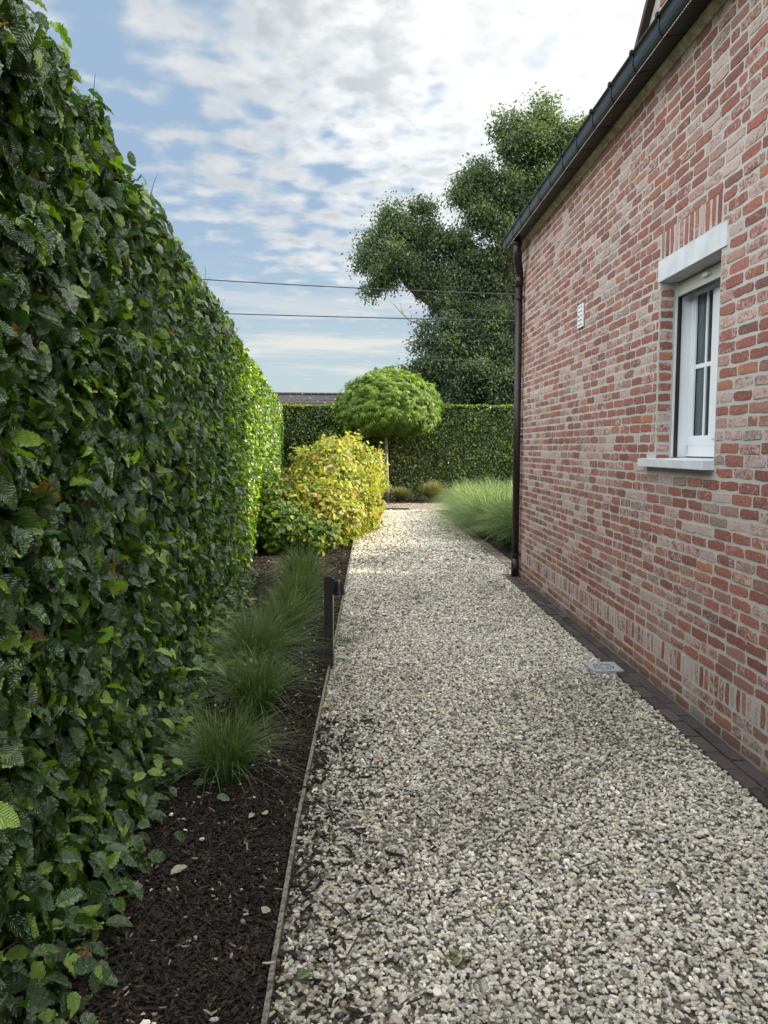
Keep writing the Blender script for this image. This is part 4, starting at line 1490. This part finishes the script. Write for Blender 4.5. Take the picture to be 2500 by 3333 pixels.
r = np.random.default_rng(400)
clumps = [(-.62, 3.30, .37, .46, 1100, 'nearest wispy grass clump on the dark bark in front of the others'),
          (-.60, 4.12, .44, .52, 1100, 'second wispy grass clump, just behind the nearest one'),
          (-.70, 4.85, .50, .80, 1500, 'broad spreading grass clump left of the garden light post'),
          (-.58, 5.65, .50, .62, 1100, 'grass clump directly behind the broad spreading one'),
          (-.54, 6.45, .54, .62, 1200, 'grass clump rising behind the top of the garden light post'),
          (-.60, 7.65, .58, .60, 1300, 'farthest pale grass clump close to the yellow shrub')]
for (x, y, H, sp_, n, lab) in clumps:
    V, T, C = blades(r, int(n * .62), x, y, .10, H, sp_, .0015 + .00018 * y, (.036, .088, .014), (.17, .24, .085), 10, ob=(1.3, 1.5), dr=(.1, 1.2))
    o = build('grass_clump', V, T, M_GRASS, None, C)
    tag(o, lab, 'ornamental grass', 'grass clumps in the hedge bed')
for (x, y, H, n, lab) in ((2.05, 20.75, .62, 1500, 'rounded grass tuft against the end hedge right of the stem'), (1.15, 20.9, .45, 900, 'small grass tuft at the foot of the ball-headed tree')):
    V, T, C = blades(r, n, x, y, .12, H, .62, .006, (.07, .095, .03), (.24, .24, .10), 6)
    o = build('grass_clump', V, T, M_GRASS, None, C)
    tag(o, lab, 'ornamental grass', 'grass tufts at the end hedge')
parts = []
for (x, y) in ((2.45, 10.55), (2.25, 11.05), (2.95, 10.45), (3.5, 10.6), (2.25, 11.8), (2.2, 12.3), (2.2, 13.2), (2.2, 14.4), (2.95, 11.8), (2.3, 12.7), (2.9, 12.9), (2.28, 13.8), (2.85, 14.0), (2.3, 14.9), (2.9, 15.1),
               (2.35, 16.0), (2.95, 16.2), (2.5, 17.0), (3.5, 12.4), (3.5, 13.8), (3.5, 15.2), (3.5, 16.6), (4.2, 12), (4.2, 14), (4.2, 16)):
    n = 1150 if x < 3.2 else 650
    parts.append(blades(r, n, x + r.normal(0, .06), y + r.normal(0, .08), .16, .93 * r.uniform(.93, 1.06), .92, .0050 + .00012 * y, (.045, .100, .036), (.20, .28, .12), 8, lean=(-.14, -.04), ob=(1.8, 1.3), dr=(.3, 1.15)))
V, T, C = cat(parts)
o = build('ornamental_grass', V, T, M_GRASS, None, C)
tag(o, 'thick arching mass of feathery green grass beyond the house corner', 'ornamental grass', kind='stuff')

# ------------------------------------------------------------------ garden light
gl = empty('garden_light', (-.215, 4.98, 0), 'dark wooden garden light post with a black lamp hood beside the gravel', 'garden light')
M_POST = simple('dark_post', (.016, .014, .014), .85, nscale=40, namt=.5, bump=.6, bscale=120)
mb = MB().prism([(-.243, .0), (-.186, .0), (-.186, .618), (-.192, .630), (-.205, .636), (-.224, .636), (-.237, .630), (-.243, .618)], 4.955, 5.01)
mb.V[-1][:, 2] += 0
mb.V[-1][mb.V[-1][:, 2] < .01, 2] = -.05
mb.build('post', M_POST, gl)
M_HOOD = simple('black_hood', (.014, .018, .024), .35, .1)
mb = MB()
prof = [(0, .610), (.010, .609), (.020, .603), (.027, .590), (.031, .565), (.035, .540), (.038, .522), (.040, .516), (.040, .511), (.034, .511), (.030, .530), (0, .56)]
cxh, cyh = -.143, 4.975
n = 24
V, T = [], []
for (rr_, z) in prof:
    for j in range(n):
        a = 2 * math.pi * j / n
        V.append((cxh + rr_ * math.cos(a) * 1.0, cyh + rr_ * math.sin(a), z))
for i in range(len(prof) - 1):
    for j in range(n):
        k = (j + 1) % n
        T += [(i * n + j, (i + 1) * n + k, i * n + k), (i * n + j, (i + 1) * n + j, (i + 1) * n + k)]
mb.add(V, T)
hood = mb.build('lamp_hood', M_HOOD, gl, smooth=True)
MB().box((-.1855, 4.962, .508), (-.172, 4.998, .620)).box((-.172, 4.968, .52), (-.165, 4.99, .60)).build('wall_plate', M_HOOD, gl)
MB().tube([(-.181, 4.958, .02), (-.183, 4.958, .2), (-.182, 4.958, .40), (-.1815, 4.958, .508)], .0035, 8).build('cable_conduit', simple('pale_conduit', (.34, .32, .22), .6), gl, smooth=True)

# ------------------------------------------------------------------ drain cover
dc = empty('drain_cover', (1.645, 4.875, .012), 'square galvanised drain cover with ring slots set in the gravel', 'drain cover')
mb = MB()
cx0, cy0, hs, zt = 1.645, 4.872, .100, .024
# plate as a grid of small tiles with ring slots cut out
gn = 64
xs = np.linspace(-hs, hs, gn + 1)
keep = []
for i in range(gn):
    for j in range(gn):
        u, v = (xs[i] + xs[i + 1]) / 2, (xs[j] + xs[j + 1]) / 2
        rr_ = math.hypot(u, v); a = math.degrees(math.atan2(v, u)) % 360
        slot = False
        for q, (r0, r1) in enumerate(((.027, .034), (.044, .052), (.061, .070))):
            if r0 < rr_ < r1:
                aa = (a + 22 * q) % 72
                slot = aa < 56
        if not slot: keep.append((xs[i], xs[j], xs[i + 1], xs[j + 1]))
V, T = [], []
for (a, b, c_, d_) in keep:
    k = len(V)
    V += [(cx0 + a, cy0 + b, zt), (cx0 + c_, cy0 + b, zt), (cx0 + c_, cy0 + d_, zt), (cx0 + a, cy0 + d_, zt)]
    T += [(k, k + 1, k + 2), (k, k + 2, k + 3)]
mb.add(V, T)
mb.build('grate', M_STEEL, dc)
mb = MB()
for (a, b) in (((-hs - .004, -hs - .004), (hs + .004, -hs)), ((-hs - .004, hs), (hs + .004, hs + .004)), ((-hs - .004, -hs), (-hs, hs)), ((hs, -hs), (hs + .004, hs))):
    mb.box((cx0 + a[0], cy0 + a[1], -.02), (cx0 + b[0], cy0 + b[1], zt + .002))
mb.box((cx0 - hs + .006, cy0 - hs + .006, zt + .0004), (cx0 - hs + .009, cy0 + hs - .006, zt + .003))
mb.box((cx0 + hs - .009, cy0 - hs + .006, zt + .0004), (cx0 + hs - .006, cy0 + hs - .006, zt + .003))
mb.build('rim', M_STEEL, dc)
MB().box((cx0 - hs + .001, cy0 - hs + .001, -.019), (cx0 + hs - .001, cy0 + hs - .001, zt - .012)).build('pit', M_BLACK, dc)
# channel drain on the far path
mb = MB().box((.55, 17.86, .010), (1.20, 18.22, .022))
for i in range(20):
    mb.box((.565 + i * .032, 17.88, .0225), (.575 + i * .032, 18.20, .028))
o = mb.build('door_mat', simple('dark_mat', (.018, .017, .016), .9))
tag(o, 'flat dark mat lying on the brick path at the end', 'mat')


# ------------------------------------------------------------------ fallen leaves, weeds, seedling
def fallen(x, y, z, size, rot, c, lab, grp='fallen leaves'):
    r = np.random.default_rng(int(x * 1000) % 9999 + int(y * 77))
    tv, tt, uv = leaf_template(8, .34, .3, .12, .05, .02)
    tv = tv - np.array([0, .5, 0])
    n_ = norm(np.array([[r.normal(0, .25), r.normal(-.15, .2), 1.]]))
    t_ = np.array([[math.cos(rot), math.sin(rot), 0.]])
    X, Y, Z = basis(n_, t_)
    V, T = inst(tv, tt, np.array([[x, y, z]]), X, Y, Z, np.array([[size, size, size]]))
    C = np.tile(np.array(c, float), (len(V), 1))
    o = build('fallen_leaf', V, T, M_LEAF, None, C, np.tile(uv, (1, 1)), smooth=True)
    tag(o, lab, 'leaf', grp)


PALE = (.42, .47, .30)
fallen(-.64, 2.52, .022, .062, .5, PALE, 'pale leaf lying alone on the dark bark near the hedge foot')
fallen(-.305, 2.28, .022, .045, 1.2, (.45, .47, .33), 'pale curled leaf touching the edging strip on the bark side')
fallen(-.39, 2.92, .022, .04, 2.2, (.45, .46, .34), 'small pale leaf on the bark halfway to the nearest grass clump')
fallen(-.44, 2.90, .022, .035, 4.2, (.40, .44, .30), 'tiny pale leaf left of another on the bark')
fallen(-.58, 3.05, .024, .060, .2, (.10, .20, .11), 'green leaf at the foot of the nearest grass clump')
fallen(-.72, 3.2, .024, .060, 2.9, (.12, .20, .12), 'green leaf between the hedge foot and the nearest grass clump')
fallen(-.20, 4.15, .026, .060, .2, (.50, .28, .14), 'tan orange dry leaf on the gravel beside the edging strip')
fallen(.92, 4.28, .026, .055, .1, (.05, .11, .06), 'dark green leaf on the open gravel left of the drain cover')
fallen(-.16, 1.98, .024, .050, 1.0, (.11, .19, .05), 'green leaf on the gravel at the bottom edge of the picture')
fallen(-.17, 2.75, .024, .050, 2.0, (.05, .09, .06), 'dark leaf on the gravel close to the edging strip')
fallen(1.05, 2.35, .026, .050, 5.5, (.05, .10, .07), 'dark folded leaf on the gravel near the right bottom corner')
fallen(-.14, 5.15, .026, .080, -.2, (.30, .40, .30), 'long pale green leaf lying over the edging beside the light post')
fallen(.90, 9.9, .03, .07, .8, (.48, .10, .04), 'small red leaf on the shaded gravel before the tall grass')
fallen(.42, 10.9, .03, .08, .2, (.55, .25, .05), 'orange leaf on the sunlit gravel')
fallen(-1.05, 7.2, .024, .08, .2, (.45, .16, .05), 'orange brown leaf on the bark close to the hedge')


def weed(x, y, n, size, spread, c, lab, tm=None, name='weed'):
    r = np.random.default_rng(int(abs(x) * 991 + y * 113))
    p = np.array([x, y, .015]) + r.normal(0, 1, (n, 3)) * np.array([spread, spread, spread * .3])
    p[:, 2] = np.abs(p[:, 2] - .015) + .02
    nn = norm(r.normal(0, .4, (n, 3)) + np.array([0, 0, 1.]))
    a = r.uniform(0, 6.28, n)
    tt_ = np.stack([np.cos(a), np.sin(a), r.normal(.2, .2, n)], 1)
    s = size * r.uniform(.6, 1.3, n)
    V, T, C, U = leaves('', p, nn, tt_, np.stack([s, s, s], 1), tm or T_M, None, np.array(c) * r.uniform(.7, 1.3, (n, 1)), None)
    o = build(name, V, T, M_LEAF, None, C, U, smooth=True)
    return o


tag(weed(1.80, 3.02, 60, .018, .028, (.10, .20, .04), ''), 'small bright weed tuft growing between the pavers and the wall', 'weed', 'weeds')
tag(weed(1.66, 4.32, 16, .014, .012, (.16, .24, .06), ''), 'tiny yellow green weed at the paver edge below the drain cover', 'weed', 'weeds')
tag(weed(1.67, 5.75, 12, .016, .014, (.13, .20, .05), ''), 'tiny weed at the paver edge beyond the drain cover', 'weed', 'weeds')
tag(weed(1.80, 6.3, 26, .020, .020, (.06, .11, .035), ''), 'dark green weed growing on the paver strip at the wall foot', 'weed', 'weeds')
tag(weed(.28, 2.03, 16, .018, .016, (.22, .26, .10), ''), 'pale yellow green weed sprouting in the near gravel', 'weed', 'weeds')
tag(weed(-.10, 5.62, 260, .012, .045, (.10, .17, .06), '', T_F), 'feathery green weed tuft over the edging behind the light post', 'weed', 'weeds')
sg = empty('hornbeam_seedling', (-.93, 4.45, 0), 'bright green seedling with broad leaves at the hedge foot', 'seedling')
r = np.random.default_rng(9)
n = 26
p = np.stack([-.86 + r.uniform(-.14, .22, n), 4.45 + r.normal(0, .09, n), .10 + r.uniform(0, .13, n)], 1)
nn = norm(r.normal(0, .35, (n, 3)) + np.array([.15, -.25, 1.]))
tt_ = norm(r.normal(0, .5, (n, 3)) + np.array([.4, -.3, .1]))
s = .085 * r.uniform(.7, 1.1, n)
V, T, C, U = leaves('', p, nn, tt_, np.stack([s, s, s], 1), T_N, None, np.array((.13, .25, .05)) * r.uniform(.7, 1.2, (n, 1)), None)
build('leaves', V, T, M_LEAF, sg, C, U, smooth=True)
mb = MB()
for i in range(6):
    e = p[i]
    mb.tube([(-.93, 4.45, -.01), ((-.93 + e[0]) / 2, (4.45 + e[1]) / 2, e[2] * .7), tuple(e)], [.004, .003, .0015], 5)
mb.build('stem', M_TWIG, sg)
# twigs lying on the ground
r = np.random.default_rng(88)
for i, (x, y, a, L, lab) in enumerate(((-.02, 2.1, 1.2, .10, 'thin dark twig on the near gravel'), (.82, 2.5, .4, .09, 'short dark twig on the gravel in the near right'),
                                       (.30, 2.9, 2.0, .08, 'short brown twig in the middle of the gravel'), (-.265, 2.02, .05, .035, 'short pale wood sliver lying across the edging strip'))):
    p0 = np.array([x, y, .028 if i < 3 else .031]); d = np.array([math.cos(a), math.sin(a), 0.02])
    o = MB().tube([p0 - d * L / 2, p0 + r.normal(0, .002, 3) * np.array([1, 1, 0]), p0 + d * L / 2], [.0022, .003, .0016], 6).build('twig', M_TWIG if i < 3 else simple('pale_sliver', (.42, .42, .36), .8))
    tag(o, lab, 'twig', 'twigs on the ground')
